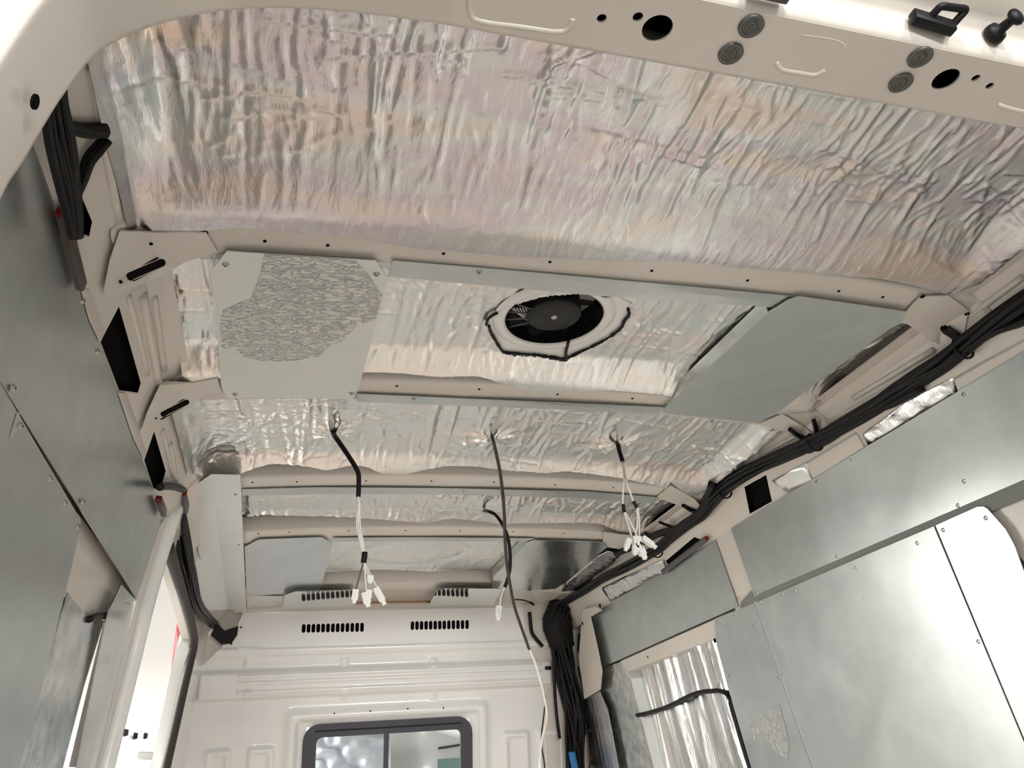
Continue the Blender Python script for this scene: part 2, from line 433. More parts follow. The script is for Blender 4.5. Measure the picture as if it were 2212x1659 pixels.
win = thing('window_1', PB.to3(((wl+wr_)/2, wt)), 'black framed bulkhead window with two panes', None, None, 'structure')
PW = PB.off(.010)
s_in = .055
fo = rrect(wl, min(wt, yb_), wr_, max(wt, yb_), .07)
fi = rrect(wl+.058, min(wt-SGN*s_in, yb_+SGN*.06), wr_-.055, max(wt-SGN*s_in, yb_+SGN*.06), .025)
plate2('frame', PW, fo, [fi], .022, FRAME, win, 0)
xm = b2((834, 1620)).x
plate2('divider', PW.off(-.004), [(xm-.011, yb_), (xm+.011, yb_), (xm+.011, wt-SGN*.04), (xm-.011, wt-SGN*.04)], [], .014, FRAME, win)
plate2('sliding_rail', PW.off(.003), [(wl+.05, wt-SGN*.026), (wr_-.05, wt-SGN*.026), (wr_-.05, wt-SGN*.032), (wl+.05, wt-SGN*.032)], [], .004, BLACK, win)
for a, b in ((wl+.04, xm), (xm, wr_-.04)):
    plate2('pane', PW.off(-.012), [(a, yb_), (b, yb_), (b, wt-SGN*.04), (a, wt-SGN*.04)], [], .003, GLASS, win)

# ------------------------------------------------------------------ rear portal (header and corner pillars)
rear = thing('wall_rear', (0, .5, 1.2), 'cream painted rear door frame with pressed header', None, None, 'structure')
half = [(-.790, 0.), (-.775, 1.0), (-.757, 1.45), (-.749, 1.566), (-.741, 1.606), (-.733, 1.648), (-.725, 1.684), (-.709, 1.734), (-.681, 1.769), (-.646, 1.796), (-.608, 1.817), (-.559, 1.833), (-.507, 1.842), (-.45, 1.8475), (-.40, 1.85)]
def prof_sweep(name, path, prof, m, parent):
    P = [Vector((p[0], 0, p[1])) for p in path]; V, F = [], []; k = len(prof)
    for i, p in enumerate(P):
        t = (P[min(i+1, len(P)-1)]-P[max(i-1, 0)]).normalized(); o_ = Vector((-t.z, 0, t.x))
        for d, y in prof: q = p+o_*d; V.append((q.x, y, q.z))
    for i in range(len(P)-1):
        for j in range(k-1): F.append((i*k+j, i*k+j+1, (i+1)*k+j+1, (i+1)*k+j))
    o = mesh(name, V, F, m, parent, True); fixn(o); return sharp(o, 50)
full = spline([Vector((a, 0, b)) for a, b in half], 3)
lp = [(p.x, p.z) for p in full]
rear_prof = [(0.0, .4515), (.0015, .448), (.006, .445), (.011, .442), (.020, .440), (.043, .437), (.047, .434), (.050, .428), (.052, .405), (.057, .40), (.13, .395)]
inner_prof = [(.03, .536), (.006, .536), (.001, .533), (0, .528), (0, .456)]
prof_sweep('pillar', lp, inner_prof+rear_prof, PAINT, rear)
prof_sweep('pillar', [(-a, b) for a, b in lp][::-1], inner_prof+rear_prof, PAINT, rear)
prof_sweep('header_rear_face', [(-.40, 1.85), (0, 1.85), (.40, 1.85)], rear_prof, PAINT, rear)
prof_sweep('header_inner_lip', [(-.40, 1.85), (0, 1.85), (.40, 1.85)], [(.08, .54), (.006, .536), (.001, .533), (0, .528)], PAINT, rear)
box('header_core', (-.72, .455, 1.90), (.72, .53, 2.12), DARK, rear)  # black box above the header holes, shade put in as colour
prof_sweep('door_seal', [(a-.0, b) for a, b in lp[:-1]]+[(-.40, 1.85), (.40, 1.85)], [(.058, .398), (.060, .375), (.085, .372), (.09, .398)], RUBBER, rear)
def hcirc(q, r): c = PH.to2(PH.hit(q)); return circ(c, r)
hh = [hcirc((1420, 62), .0165), hcirc((2043, 172), .0155), hcirc((1300, 40), .0052), hcirc((1378, 37), .0056), hcirc((2108, 169), .005), hcirc((2138, 186), .0048)]
e = [(-.40, -.042+.0), (.40, -.042)]
plate2('header_underside', PH, [tuple(PH.to2(Vector(p))) for p in ((-.40, .4505, 1.85), (.40, .4505, 1.85), (.40, .5285, 1.85), (-.40, .5285, 1.85))], hh, .003, PAINT, rear)
GROM = mat('grey_grommet', (.12, .12, .11), .35, .6)
for q in ((1622, 55), (1578, 114), (1987, 122), (1945, 177)):
    c = PH.hit(q); V, F = [], []
    pr = [(.0138, 0), (.0138, .0028), (.0108, .0032), (.0095, .0008), (.0065, .0008), (.006, .0024), (.0035, .0026), (.003, .0012), (0.0003, .0012)]
    for r_, h_ in pr:
        for j in range(24): a = 2*math.pi*j/24; V.append((c.x+r_*math.cos(a), c.y+r_*math.sin(a), 1.85-h_))
    for i in range(len(pr)-1):
        for j in range(24): F.append((i*24+j, i*24+(j+1) % 24, (i+1)*24+(j+1) % 24, (i+1)*24+j))
    fixn(mesh('grommet', V, F, GROM, rear, True))
# pressed recesses: raised rims on the header
def rim(pts, r=.0035):
    P = [PH.hit(q) + Vector((0, 0, .0012)) for q in pts]; tube('pressed_rim', P, r, PAINT, rear, 8, 6)
rim([(1012, -20), (1016, 30), (1040, 47), (1120, 58), (1200, 69), (1228, 62), (1238, 40)])
rim([(1676, 135), (1690, 151), (1730, 158), (1760, 162), (1782, 152)]); rim([(1730, 76), (1790, 84), (1820, 94), (1825, 110)], .0018)
rim([(2155, 226), (2180, 234), (2230, 246)])
holes_joined('drain_hole', Plane((-.738, 0, 1.6), (1, 0, -.2), (0, 1, 0)).off(.002), [(76, 220, .006)], rear)

# striker loop, ball stud and latch on the header
PHR = Plane((0, .437, 1.88), (0, -1, 0), (1, 0, 0))
st = thing('striker', PHR.hit((2005, 55)), 'black steel striker loop bolted to the header, beside the ball stud', 'striker')
a, b = PHR.hit((1962, 45)), PHR.hit((2050, 72)); cz = (a+b)/2; dx = (b-a).normalized()
V, F = box_vf(cz+Vector((0, -.006, 0)), ((b-a).length, .012, .016), (dx, Vector((0, 1, 0)), dx.cross(Vector((0, 1, 0)))))
bevel(mesh('base_plate', V, F, BLACK, st), .002)
lps = [a+dx*.018, None, None, b-dx*.004]
PK = Plane((0, .415, 0), (0, -1, 0), (1, 0, 0)); lps[1] = PK.hit((2033, 13)); lps[2] = PK.hit((2088, 20))
P = []
for i in range(3):
    for t in np.linspace(.08 if i else 0, .92 if i < 2 else 1, 6): P.append(lps[i].lerp(lps[i+1], t))
tube('loop', P, .0042, BLACK, st, 10, 3)
bs = thing('ball_stud', PHR.hit((2143, 75)), 'black ball stud pin at the far right end of the header', 'stud')
p0 = PHR.hit((2143, 78)); p1 = Plane((0, .405, 0), (0, -1, 0), (1, 0, 0)).hit((2200, 32)); ax = p1-p0
pr = [(0, .0005), (0, .0125), (.12, .0125), (.28, .011), (.32, .006), (.75, .0052), (.8, .009), (.9, .0105), (1., .009), (1.06, .004), (1.07, .0005)]
V, F = tube_vf([p0+ax*t for t, _ in pr], [r_ for _, r_ in pr], 14); mesh('stud_body', V, F, BLACK, bs, True)
lt = thing('latch_plate', PHR.hit((1660, 2)), 'dark latch plate cut off by the top edge above the header', 'latch')
V, F = box_vf(PHR.hit((1655, -6))+Vector((0, -.008, 0)), (.045, .016, .014)); bevel(mesh('plate_body', V, F, BROWN, lt), .002)

# ------------------------------------------------------------------ polygons with mixed pixel / metric corners
def mix(surf, pts):
    out = []
    for q in pts:
        if len(q) == 3:   # ('m', y, z) on a wall plane
            y, z = q[1], q[2]; x = surf.p.x - (z-surf.p.z)*surf.n.z/surf.n.x
            out.append(tuple(surf.to2(Vector((x, y, z)))))
        else: out.append(tuple(surf.to2(surf.hit(q))))
    return out
def wplate(name, surf, pts, thick, m, parent=None, holes=(), step=0):
    return plate2(name, surf, mix(surf, pts), [mix(surf, h) for h in holes], thick, m, parent, step)
M = 'm'
# inner skins
wplate('inner_skin', PR.off(-.05), [(M, .54, .0), (M, 3.95, .0), (M, 3.95, 1.84), (M, .54, 1.84)], .003, PAINT, wall_r)
wplate('inner_skin', PL.off(-.055), [(M, .54, 0), (M, 1.95, 0), (M, 1.95, 1.20), (225, 1340), (190, 1336), (M, 1.95, 1.62), (M, 2.3, 1.62), (M, 2.3, 1.84), (M, .54, 1.84)], .003, PAINT, wall_l)
wplate('door_post', PL.off(-.004), [(M, 3.27, 0), (M, 3.97, 0), (M, 3.86, 1.72), (M, 3.30, 1.77), (M, 3.27, 1.70)], .05, WHITE, wall_l)

# cove (cant rails) either side, on the roof profile
S0 = PC.off(-.010)
S0b = PC.off(-.004)
cl = [(-.850, .54), (-.765, .54), (-.765, R1[1]+.03), (-.742, R1[1]+.05), (-.742, R2[0]-.02), (-.762, R2[0]), (-.765, 3.74), (-.850, 3.74)]
op0 = [(128, 205), (150, 300), (168, 405), (199, 479), (192, 513), (162, 506), (120, 400), (95, 270)]
op1 = [(257, 662), (304, 827), (297, 851), (257, 846), (216, 740)]
op2 = [(333, 932), (358, 1018), (352, 1038), (350, 1052), (340, 1060), (331, 1057), (311, 996)]
def clampx(lp, lo_, hi_): return [(min(max(p[0], lo_), hi_), p[1]) for p in lp]
hl = [clampx(pxl(S0, o_), -.845, -.77) for o_ in (op0, op1, op2)]
plate2('cant_rail', S0, cl, hl, .003, PAINT, wall_l, .02)
plate2('dark_backing', PC.off(-.045), [(-.90, .56), (-.69, .56), (-.69, R2[1]), (-.785, R2[1]+.02), (-.785, 2.0), (-.90, 2.0)], [], .003, DARK, wall_l, .03)  # near-black sheets behind the rail openings paint in their deep shade
wplate('dark_backing', PL.off(-.03), [(M, .56, 1.66), (M, 2.2, 1.66), (M, 2.2, 1.86), (M, .56, 1.86)], .003, DARK, wall_l)
plate2('dark_backing', PC.off(-.045), [(.75, 1.55), (.90, 1.55), (.90, 3.7), (.75, 3.7)], [], .003, DARK, wall_r, .03)
cr = [(.73, .54), (.850, .54), (.850, 3.74), (.73, 3.74)]
opA = [(1608, 1052), (1655, 1026), (1668, 1085), (1620, 1112)]
opB = [(1672, 1040), (1740, 1004), (1751, 1034), (1700, 1062)]
opD = [(1868, 938), (1965, 872), (2058, 822), (2064, 846), (1975, 900), (1878, 960)]
opE = [(1300, 1270), (1350, 1245), (1430, 1212), (1436, 1236), (1320, 1300)]
opF = [(1438, 1212), (1500, 1160), (1520, 1168), (1446, 1226)]
hr = [clampx(pxl(S0, o_), .745, .846) for o_ in (opA, opB, opD, opE, opF)]
plate2('cant_rail', S0, cr, hr, .003, PAINT, wall_r, .02)
for q_ in ([(1752, 1036), (1742, 1003), (1800, 968), (1850, 938), (1866, 966), (1810, 1001)], [(2062, 822), (2130, 783), (2215, 738), (2230, 752), (2140, 808), (2070, 847)]):
    pplate('rail_pad', PC.off(-.003), q_, .012, PAINT, wall_r, (), .02)
def ridge(px_a, px_b, r, parent, mm=PAINT):
    a, b = S0.hit(px_a), S0.hit(px_b); P = [a.lerp(b, t) for t in np.linspace(0, 1, 8)]
    for p in P: p.z = zr(p.x)+.010+r*.35
    tube('pressed_ridge', P, r, mm, parent, 10, 1)
ridge((1845, 862), (2020, 757), .008, wall_r); ridge((1790, 915), (2040, 772), .007, wall_r); ridge((1640, 985), (1735, 935), .007, wall_r)
ridge((2090, 690), (2212, 600), .008, wall_r)
ridge((330, 640), (352, 800), .008, wall_l); ridge((305, 640), (340, 830), .010, wall_l); ridge((275, 640), (318, 810), .006, wall_l)
ridge((365, 960), (378, 1040), .008, wall_l); ridge((348, 930), (372, 1030), .007, wall_l); ridge((190, 150), (255, 480), .008, wall_l); ridge((210, 130), (268, 470), .005, wall_l)
wplate('upper_return', PL.off(.004), [(225, 640), (255, 655), (218, 738), (196, 690), (178, 622)], .003, PAINT, wall_l)
wplate('upper_return', PL.off(.004), [(258, 848), (297, 853), (318, 905), (330, 930), (312, 992), (290, 945)], .003, PAINT, wall_l)

# ------------------------------------------------------------------ foil sheets on the roof
def lattice(seed): return np.random.default_rng(seed).random((257, 257))
def vn(x, y, seed):
    L_ = lattice(seed); xi = np.floor(x).astype(int); yi = np.floor(y).astype(int)
    fx = x-xi; fy = y-yi; fx = fx*fx*(3-2*fx); fy = fy*fy*(3-2*fy)
    a = L_[yi % 257, xi % 257]; b = L_[yi % 257, (xi+1) % 257]; c = L_[(yi+1) % 257, xi % 257]; d = L_[(yi+1) % 257, (xi+1) % 257]
    return (a*(1-fx)+b*fx)*(1-fy)+(c*(1-fx)+d*fx)*fy
def ridged(x, y, seed, p=6): return (1-np.abs(2*vn(x, y, seed)-1))**p
def crinkle(X, Y, seed, amp=1., skew=0.):
    rg = np.random.default_rng(seed+100); H = np.zeros_like(X)
    x0, x1, y0, y1 = X.min(), X.max(), Y.min(), Y.max()
    Xr, Yc = X[0], Y[:, X.shape[1]//2]
    def fold(cx, cy, ang, L_, w_, a, curve=0.):
        r_ = L_/2+w_; i0, i1 = np.searchsorted(Xr, [cx-r_, cx+r_]); j0, j1 = np.searchsorted(Yc, [cy-r_-.05, cy+r_+.05])
        if i1-i0 < 2 or j1-j0 < 2: return
        dx = X[j0:j1, i0:i1]-cx; dy = Y[j0:j1, i0:i1]-cy; c, s_ = math.cos(ang), math.sin(ang)
        l = dx*s_+dy*c; d = dx*c-dy*s_+curve*(l/L_)**2
        t = np.clip(1-np.abs(d)/w_, 0, 1); win = np.clip((L_/2-np.abs(l))/(.15*L_), 0, 1)
        H[j0:j1, i0:i1] += a*t*win*win*(3-2*win)
    wd = x1-x0
    for k in range(int(38*wd)):                       # long folds running fore and aft
        fold(rg.uniform(x0, x1), rg.uniform(y0, y1), skew+rg.normal()*.07, rg.uniform(.15, .6), rg.uniform(.006, .012), rg.uniform(.0015, .0038)*rg.choice((1, 1, -.8)), rg.normal()*.012)
    A_ = wd*(y1-y0)
    for k in range(int(520*A_)):                      # short ticks
        fold(rg.uniform(x0, x1), rg.uniform(y0, y1), skew+rg.normal()*.22, rg.uniform(.03, .13), rg.uniform(.005, .008), rg.uniform(.001, .0026), rg.normal()*.006)
    for k in range(int(16*A_)):                       # crumpled spots
        cx, cy = rg.uniform(x0, x1), rg.uniform(y0, y1); a0 = rg.uniform(0, 3.1)
        for q in range(16):
            fold(cx+rg.normal()*.05, cy+rg.normal()*.035, a0+rg.normal()*.5, rg.uniform(.03, .10), .006, rg.uniform(.001, .0026))
    for k in range(int(40*A_)):                       # cross folds
        fold(rg.uniform(x0, x1), rg.uniform(y0, y1), 1.57+rg.normal()*.15, rg.uniform(.06, .35), .007, rg.uniform(.0008, .002), rg.normal()*.01)
    H += .0012*ridged(X*55+Y*30, Y*50-X*12, seed+9, 3)*vn(X*7, Y*9+2, seed+10)
    return -H*amp
def foil(name, label, y0, far, xl, xr, rnear, seed, m=FOIL, lift=.042, amp=1., skew=.0, waves=0, hole=None, emb=None, res=.0034, xlf=None, back=.12, side=0):
    pts = [PC.off(.004).hit(q) for q in far]
    fx = np.array([p.x for p in pts]); fy = np.array([p.y for p in pts]); o_ = np.argsort(fx); fx, fy = fx[o_], fy[o_]
    nx = int((xr-xl)/res); X1 = np.linspace(xl, xr, nx)
    YF = np.interp(X1, fx, fy); k = np.ones(9)/9; YF = np.convolve(np.pad(YF, 4, 'edge'), k, 'valid')
    ny = int((YF.mean()-y0)/res/1.1); v = np.linspace(0, 1, ny)
    X, Vv = np.meshgrid(X1, v); Y = y0+(YF[None, :]-y0)*Vv
    if xlf: X = X + (1-(X-xl)/(xr-xl))*xlf(Y)*1.0
    base = np.vectorize(zr)(X)
    s = np.clip((rnear-.02-Y)/back, 0, 1); s = s*s*(3-2*s)
    s2 = np.clip((Y-y0)/.05, 0, 1); lf = lift*s*(.35+.65*s2)
    if side:
        s3 = np.clip(np.minimum(X-xl, xr-X)/side, 0, 1); lf = lf*s3*s3*(3-2*s3)
    Z = base-.0045+lf
    if waves: Z += .004*np.sin((Y-y0)/(rnear-y0)*math.pi*2*waves+1.2*np.sin(X*1.7))*s
    Z += .006*(vn(X*3, Y*3, seed+40)-.5)*s
    Z += crinkle(X, Y, seed, amp, skew)*(.15+.85*s)
    if emb is not None: Z += emb(X, Y)
    Vt = np.stack([X, Y, Z], -1).reshape(-1, 3)
    idx = np.arange(ny*nx).reshape(ny, nx)
    Q = np.stack([idx[:-1, :-1], idx[:-1, 1:], idx[1:, 1:], idx[1:, :-1]], -1).reshape(-1, 4)
    if hole is not None:
        c = Vt[Q].mean(1); Q = Q[~hole(c[:, 0], c[:, 1])]
    o = mesh(name, Vt, Q.tolist(), m, None, True)
    return tag(o, label, 'insulation', 'foil insulation sheets under the roof')
# fan centre first, the sheet round it is cut open
FS = PC.off(-.030)
FC = FS.hit((1197, 684)); ex = (FS.hit((1302, 690))-FS.hit((1091, 690))).x/2
FR = ex
outl = [FS.hit(q) for q in ((1056, 703), (1070, 735), (1091, 762), (1159, 768), (1223, 775), (1294, 743), (1341, 709), (1359, 680), (1358, 659), (1327, 642), (1262, 634), (1180, 640), (1105, 660), (1068, 678))]
ol = [(p.x, p.y) for p in outl]
def inpoly(x, y):
    c = np.zeros(x.shape, bool); j = len(ol)-1
    for i in range(len(ol)):
        xi, yi = ol[i]; xj, yj = ol[j]
        c ^= ((yi > y) != (yj > y)) & (x < (xj-xi)*(y-yi)/(yj-yi+1e-12)+xi); j = i
    return c
foil('foil_sheet', 'widest crinkled foil sheet next to the rear header, warm and violet reflections painted in', .542,
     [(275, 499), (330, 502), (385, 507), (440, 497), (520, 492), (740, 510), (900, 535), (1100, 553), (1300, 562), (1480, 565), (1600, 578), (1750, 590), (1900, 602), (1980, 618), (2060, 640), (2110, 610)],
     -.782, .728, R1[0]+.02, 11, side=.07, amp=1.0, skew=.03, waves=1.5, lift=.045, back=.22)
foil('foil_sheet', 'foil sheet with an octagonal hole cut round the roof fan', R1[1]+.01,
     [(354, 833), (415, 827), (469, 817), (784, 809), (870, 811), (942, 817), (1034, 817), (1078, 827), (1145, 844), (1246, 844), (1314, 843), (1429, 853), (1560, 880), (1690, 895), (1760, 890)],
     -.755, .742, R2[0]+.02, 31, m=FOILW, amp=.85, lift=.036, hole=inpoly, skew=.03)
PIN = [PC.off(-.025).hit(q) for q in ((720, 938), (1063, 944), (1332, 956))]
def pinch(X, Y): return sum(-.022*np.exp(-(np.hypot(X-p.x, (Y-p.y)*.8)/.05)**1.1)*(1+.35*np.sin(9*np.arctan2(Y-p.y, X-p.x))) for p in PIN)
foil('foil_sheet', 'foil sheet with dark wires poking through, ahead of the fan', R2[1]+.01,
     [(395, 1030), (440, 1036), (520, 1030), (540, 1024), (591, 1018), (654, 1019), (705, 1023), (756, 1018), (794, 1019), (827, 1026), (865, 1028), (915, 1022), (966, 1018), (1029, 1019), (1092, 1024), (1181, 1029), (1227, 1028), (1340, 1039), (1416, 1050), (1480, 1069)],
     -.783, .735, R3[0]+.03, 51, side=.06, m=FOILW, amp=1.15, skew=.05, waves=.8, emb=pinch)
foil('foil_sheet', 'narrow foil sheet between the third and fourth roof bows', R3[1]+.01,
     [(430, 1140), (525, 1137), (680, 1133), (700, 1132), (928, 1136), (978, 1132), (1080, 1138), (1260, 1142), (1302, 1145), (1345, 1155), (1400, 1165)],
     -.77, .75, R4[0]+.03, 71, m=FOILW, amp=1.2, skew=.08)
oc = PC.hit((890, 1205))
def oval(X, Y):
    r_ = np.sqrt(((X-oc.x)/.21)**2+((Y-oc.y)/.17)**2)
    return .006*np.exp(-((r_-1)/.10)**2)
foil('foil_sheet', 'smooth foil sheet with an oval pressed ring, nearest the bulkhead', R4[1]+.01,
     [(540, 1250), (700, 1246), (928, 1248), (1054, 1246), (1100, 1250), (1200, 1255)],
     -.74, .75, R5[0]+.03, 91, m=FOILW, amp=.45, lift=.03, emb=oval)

# ------------------------------------------------------------------ roof plates
SP = PC.off(.007)
def cplate(label, pts, m=GALVW, s=SP, thick=.0016, name='roof_plate', flange=None, scr=(), st=.06):
    o = pplate(name, s, pts, thick, m, None, (), st, False)
    tag(o, label, 'metal plate', 'bare metal plates screwed to the roof bows')
    for q in scr: screw(s, q, o, .005)
    if flange:
        a, b, h = flange; A, B = s.hit(a), s.hit(b); up_ = Vector((0, 0, h))
        V = [A, B, B+up_, A+up_]; d = Vector((.0015, 0, 0)); V += [v+d for v in V]
        fixn(mesh('flange', V, [(0, 1, 2, 3), (7, 6, 5, 4), (0, 4, 5, 1), (1, 5, 6, 2), (2, 6, 7, 3), (3, 7, 4, 0)], m, o))
    return o
pt = cplate('square metal plate with clipped corners and wrinkled film, left of the fan',
       [(490, 543), (812, 563), (838, 602), (828, 636), (804, 733), (775, 838), (760, 862), (493, 860), (478, 838), (469, 716), (456, 584)], TRAY, PC.off(.012),
       scr=[(487, 571), (813, 592), (508, 851), (760, 849)])
SF = PC.off(.0134)
o = pplate('wrinkled_film', SF, [(571, 549), (735, 560), (770, 566), (800, 600), (826, 640), (812, 690), (770, 705), (740, 737), (709, 750), (690, 770), (658, 776), (620, 781), (567, 781), (527, 771), (506, 753), (480, 752), (476, 700), (482, 672), (520, 655), (541, 648), (557, 611), (566, 580)], .0012, FILM, pt, (), .03)
tag(o, 'wrinkled matt protective film peeling from the plate')
cplate('long metal strip along the bow just above the fan', [(848, 563), (1100, 584), (1400, 611), (1722, 641), (1674, 664), (1300, 640), (1000, 612), (838, 598)], GALVW, SP, scr=[(1035, 587), (1702, 659)])
cplate('large trapezoid metal plate right of the fan', [(1725, 640), (1958, 673), (1946, 699), (1924, 709), (1800, 800), (1690, 884), (1640, 914), (1540, 904), (1432, 893), (1437, 880), (1660, 674), (1702, 648)], GALVW, PC.off(.012), flange=((1659, 676), (1440, 880), .035), scr=[(1536, 908)])
cplate('long metal strip along the second bow below the fan', [(772, 851), (1000, 861), (1435, 880), (1421, 894), (1200, 884), (1000, 877), (770, 868)], GALVW, SP, scr=[(894, 860)])
cplate('slim metal strip on the third bow, behind the hanging wires', [(523, 1058), (700, 1053), (963, 1055), (1260, 1062), (1425, 1075), (1412, 1088), (1260, 1077), (980, 1068), (700, 1067), (523, 1071)], GALVW, SP, scr=[(1000, 1061)])
cplate('pale metal plate with clipped corners below the fourth bow', [(529, 1181), (558, 1166), (695, 1161), (719, 1174), (697, 1256), (690, 1275), (621, 1284), (553, 1284), (532, 1276)], galv('pale_steel', (.60, .64, .66), (.66, .70, .72), .35, .45), PC.off(.010))
cplate('very thin metal strip along the fourth bow', [(719, 1162), (900, 1161), (1156, 1163), (1142, 1170), (900, 1168), (719, 1170)], GALVW, SP)
cplate('polished metal plate mirroring the foil, beside the black harness', [(1156, 1167), (1302, 1171), (1312, 1182), (1290, 1200), (1226, 1255), (1200, 1272), (1143, 1276), (1062, 1270), (1066, 1245), (1138, 1173)], GALVS, PC.off(.012), flange=((1138, 1173), (1064, 1247), .035))
MIRR = galv('mirror_steel', (.62, .66, .63), (.66, .69, .67), .04, .07, 14, .95, 0)
cplate('small mirror-bright plate over the left vent slots', [(614, 1286), (637, 1278), (761, 1275), (765, 1300), (762, 1307), (611, 1314)], MIRR, PC.off(.03))
cplate('small mirror-bright plate over the right vent slots', [(943, 1277), (961, 1271), (1085, 1272), (1066, 1307), (1000, 1308), (925, 1309)], MIRR, PC.off(.03))
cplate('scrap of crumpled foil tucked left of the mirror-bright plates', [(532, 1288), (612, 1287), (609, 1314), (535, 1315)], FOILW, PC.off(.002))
# closing strip of the roof to the bulkhead
V, F = [], []
pr = [(3.55, .014), (3.66, .014), (3.70, .012), (3.73, .008), (3.762, .004), (3.766, -.045)]
X = np.linspace(-.74, .74, 40)
for x in X:
    for y, dz in pr: V.append((x, y, zr(x)+dz if dz > -.04 else 1.944))
for i in range(39):
    for j in range(5): F.append((i*6+j, (i+1)*6+j, (i+1)*6+j+1, i*6+j+1))
mesh('closing_strip', V, F, PAINT, ceiling, True)
tube('closing_rod', [PC.off(.012).hit(q) for q in ((765, 1303), (850, 1301), (935, 1300))], .006, mat('brown_rod', (.40, .24, .14), .5), ceiling, 8, 4)

# folded cover running along the left cove to the bulkhead
cov = thing('cover_channel', PC.off(.02).hit((520, 1180)), 'tall folded white metal cover along the left roof edge to the bulkhead', 'metal cover')
SB = PC.off(.02)
bt = [SB.hit(q) for q in ((454, 1032), (519, 1029), (532, 1327), (492, 1322))]
for p in bt: p.z = 1.942
XL = Plane((-.815, 0, 1.9), (1, 0, 0), (0, 1, 0))
lf = [XL.hit((397, 1066)), XL.hit((439, 1319))]
COVM = galv('white_zinc', (.72, .75, .73), (.77, .79, .775), .42, .55, 9, .3)
th = Vector((.0, .0, .0016))
def quad(name, a, b, c, d, m, parent, t):
    V = [a, b, c, d]+[v+t for v in (a, b, c, d)]
    return fixn(mesh(name, V, [(0, 1, 2, 3), (7, 6, 5, 4), (0, 4, 5, 1), (1, 5, 6, 2), (2, 6, 7, 3), (3, 7, 4, 0)], m, parent))
quad('bottom_face', bt[0], bt[1], bt[2], bt[3], COVM, cov, th)
V, F = [], []
for i in range(13):
    for j in range(7):
        a_, b_ = lf[0].lerp(bt[0], j/6), lf[1].lerp(bt[3], j/6); V.append(a_.lerp(b_, i/12))
for i in range(12):
    for j in range(6): F.append((i*7+j, i*7+j+1, (i+1)*7+j+1, (i+1)*7+j))
mesh('side_face', V, F, COVM, cov, True)
for q in ((509, 1067), (516, 1176)): screw(SB.off(.014), q, cov, .004)

# ------------------------------------------------------------------ roof fan
fan = thing('roof_fan', FC, 'round black roof fan in a cream ring set in the foil', 'fan')
zf = zr(FC.x)+.030
def ring(name, prof, m, k=48):
    V, F = [], []
    for r_, z in prof:
        for j in range(k): a = 2*math.pi*j/k; V.append((FC.x+r_*math.cos(a), FC.y+r_*math.sin(a), zf+z))
    for i in range(len(prof)-1):
        for j in range(k): F.append((i*k+j, i*k+(j+1) % k, (i+1)*k+(j+1) % k, (i+1)*k+j))
    return fixn(mesh(name, V, F, m, fan, True))
# cream ring plate reaching the cut edge of the foil
RP = Plane((FC.x, FC.y, zf-.002), (0, 0, -1), (1, 0, 0))
cen = sum((Vector(p) for p in ol), Vector((0, 0)))/len(ol)
o2 = [tuple(RP.to2(Vector((cen.x+(p[0]-cen.x)*1.05, cen.y+(p[1]-cen.y)*1.05, zf)))) for p in ol]
plate2('ring_plate', RP, o2, [[tuple(RP.to2(Vector((FC.x+FR*1.01*math.cos(t), FC.y+FR*1.01*math.sin(t), zf)))) for t in np.linspace(0, 2*math.pi, 40, endpoint=False)]], .003, WHITE, fan)
ring('ring_lip', [(FR*1.25, -.003), (FR*1.18, -.008), (FR*1.06, -.009), (FR*1.0, -.005), (FR*.99, .01)], WHITE)
ring('shroud', [(FR*.99, -.004), (FR*.98, .05), (FR*.95, .062)], BLACK)
ring('back_cap', [(FR*.97, .060), (.002, .060)], DARK)
hubr = FR*.56
V, F = [], []
ring('hub', [(hubr, .04), (hubr, .004), (hubr*.96, .0), (hubr*.5, -.001), (.001, -.001)], HUB)
ring('hub_cap', [(.007, -.001), (.006, -.004), (.0005, -.005)], STEEL, 16)
b0 = None
for k in range(9):
    a = 2*math.pi*k/9+.2; V, F = [], []
    for i, r_ in enumerate(np.linspace(hubr*.98, FR*.95, 6)):
        aa = a+.28*i/5; half_w = .30-.03*i
        for s_ in (-1, 1):
            th_ = aa+s_*half_w/1.4; z = .024+s_*.014
            for dzz in (-.001, .001): V.append((FC.x+r_*math.cos(th_), FC.y+r_*math.sin(th_), zf+z+dzz))
    for i in range(5):
        for j in range(4):
            p_ = (0, 2, 3, 1); F.append((i*4+p_[j], i*4+p_[(j+1) % 4], (i+1)*4+p_[(j+1) % 4], (i+1)*4+p_[j]))
    F += [(0, 1, 3, 2), (20, 22, 23, 21)]
    fixn(mesh('blade', V, F, BLACK, fan))
for k in range(4):
    a = math.pi*(.80+.10*k)
    P = [Vector((FC.x+hubr*math.cos(a), FC.y+hubr*math.sin(a), zf+.002)), Vector((FC.x+FR*math.cos(a), FC.y+FR*math.sin(a), zf+.004))]
    tube('strut', P, .0022, GREYP, fan, 6, 1)
for k, sx in enumerate(np.linspace(-.92, -.62, 6)):
    x_ = FC.x+FR*sx; hy = FR*math.sqrt(max(0, 1-sx*sx))*.55
    tube('reflection_line', [Vector((x_, FC.y-hy*.2, zf+.01)), Vector((x_+.03, FC.y+hy, zf+.01))], .0014, CONN, fan, 6, 1)  # white bars put in for reflections of the ribs on the fan
bead_ = [FS.off(.006).hit((p[0]+rng.normal()*1.5, p[1]+rng.normal()*1.)) for p in ((1056, 703), (1060, 718), (1070, 735), (1080, 750), (1091, 762), (1125, 764), (1159, 768), (1190, 771), (1223, 775), (1260, 760), (1294, 743), (1320, 727), (1341, 709), (1352, 695), (1359, 680), (1359, 668))]
tube('sealant_bead', bead_, [.0022+.0022*rng.random() for _ in range((len(bead_)-1)*6+1)], BLACK, fan, 7, 6)
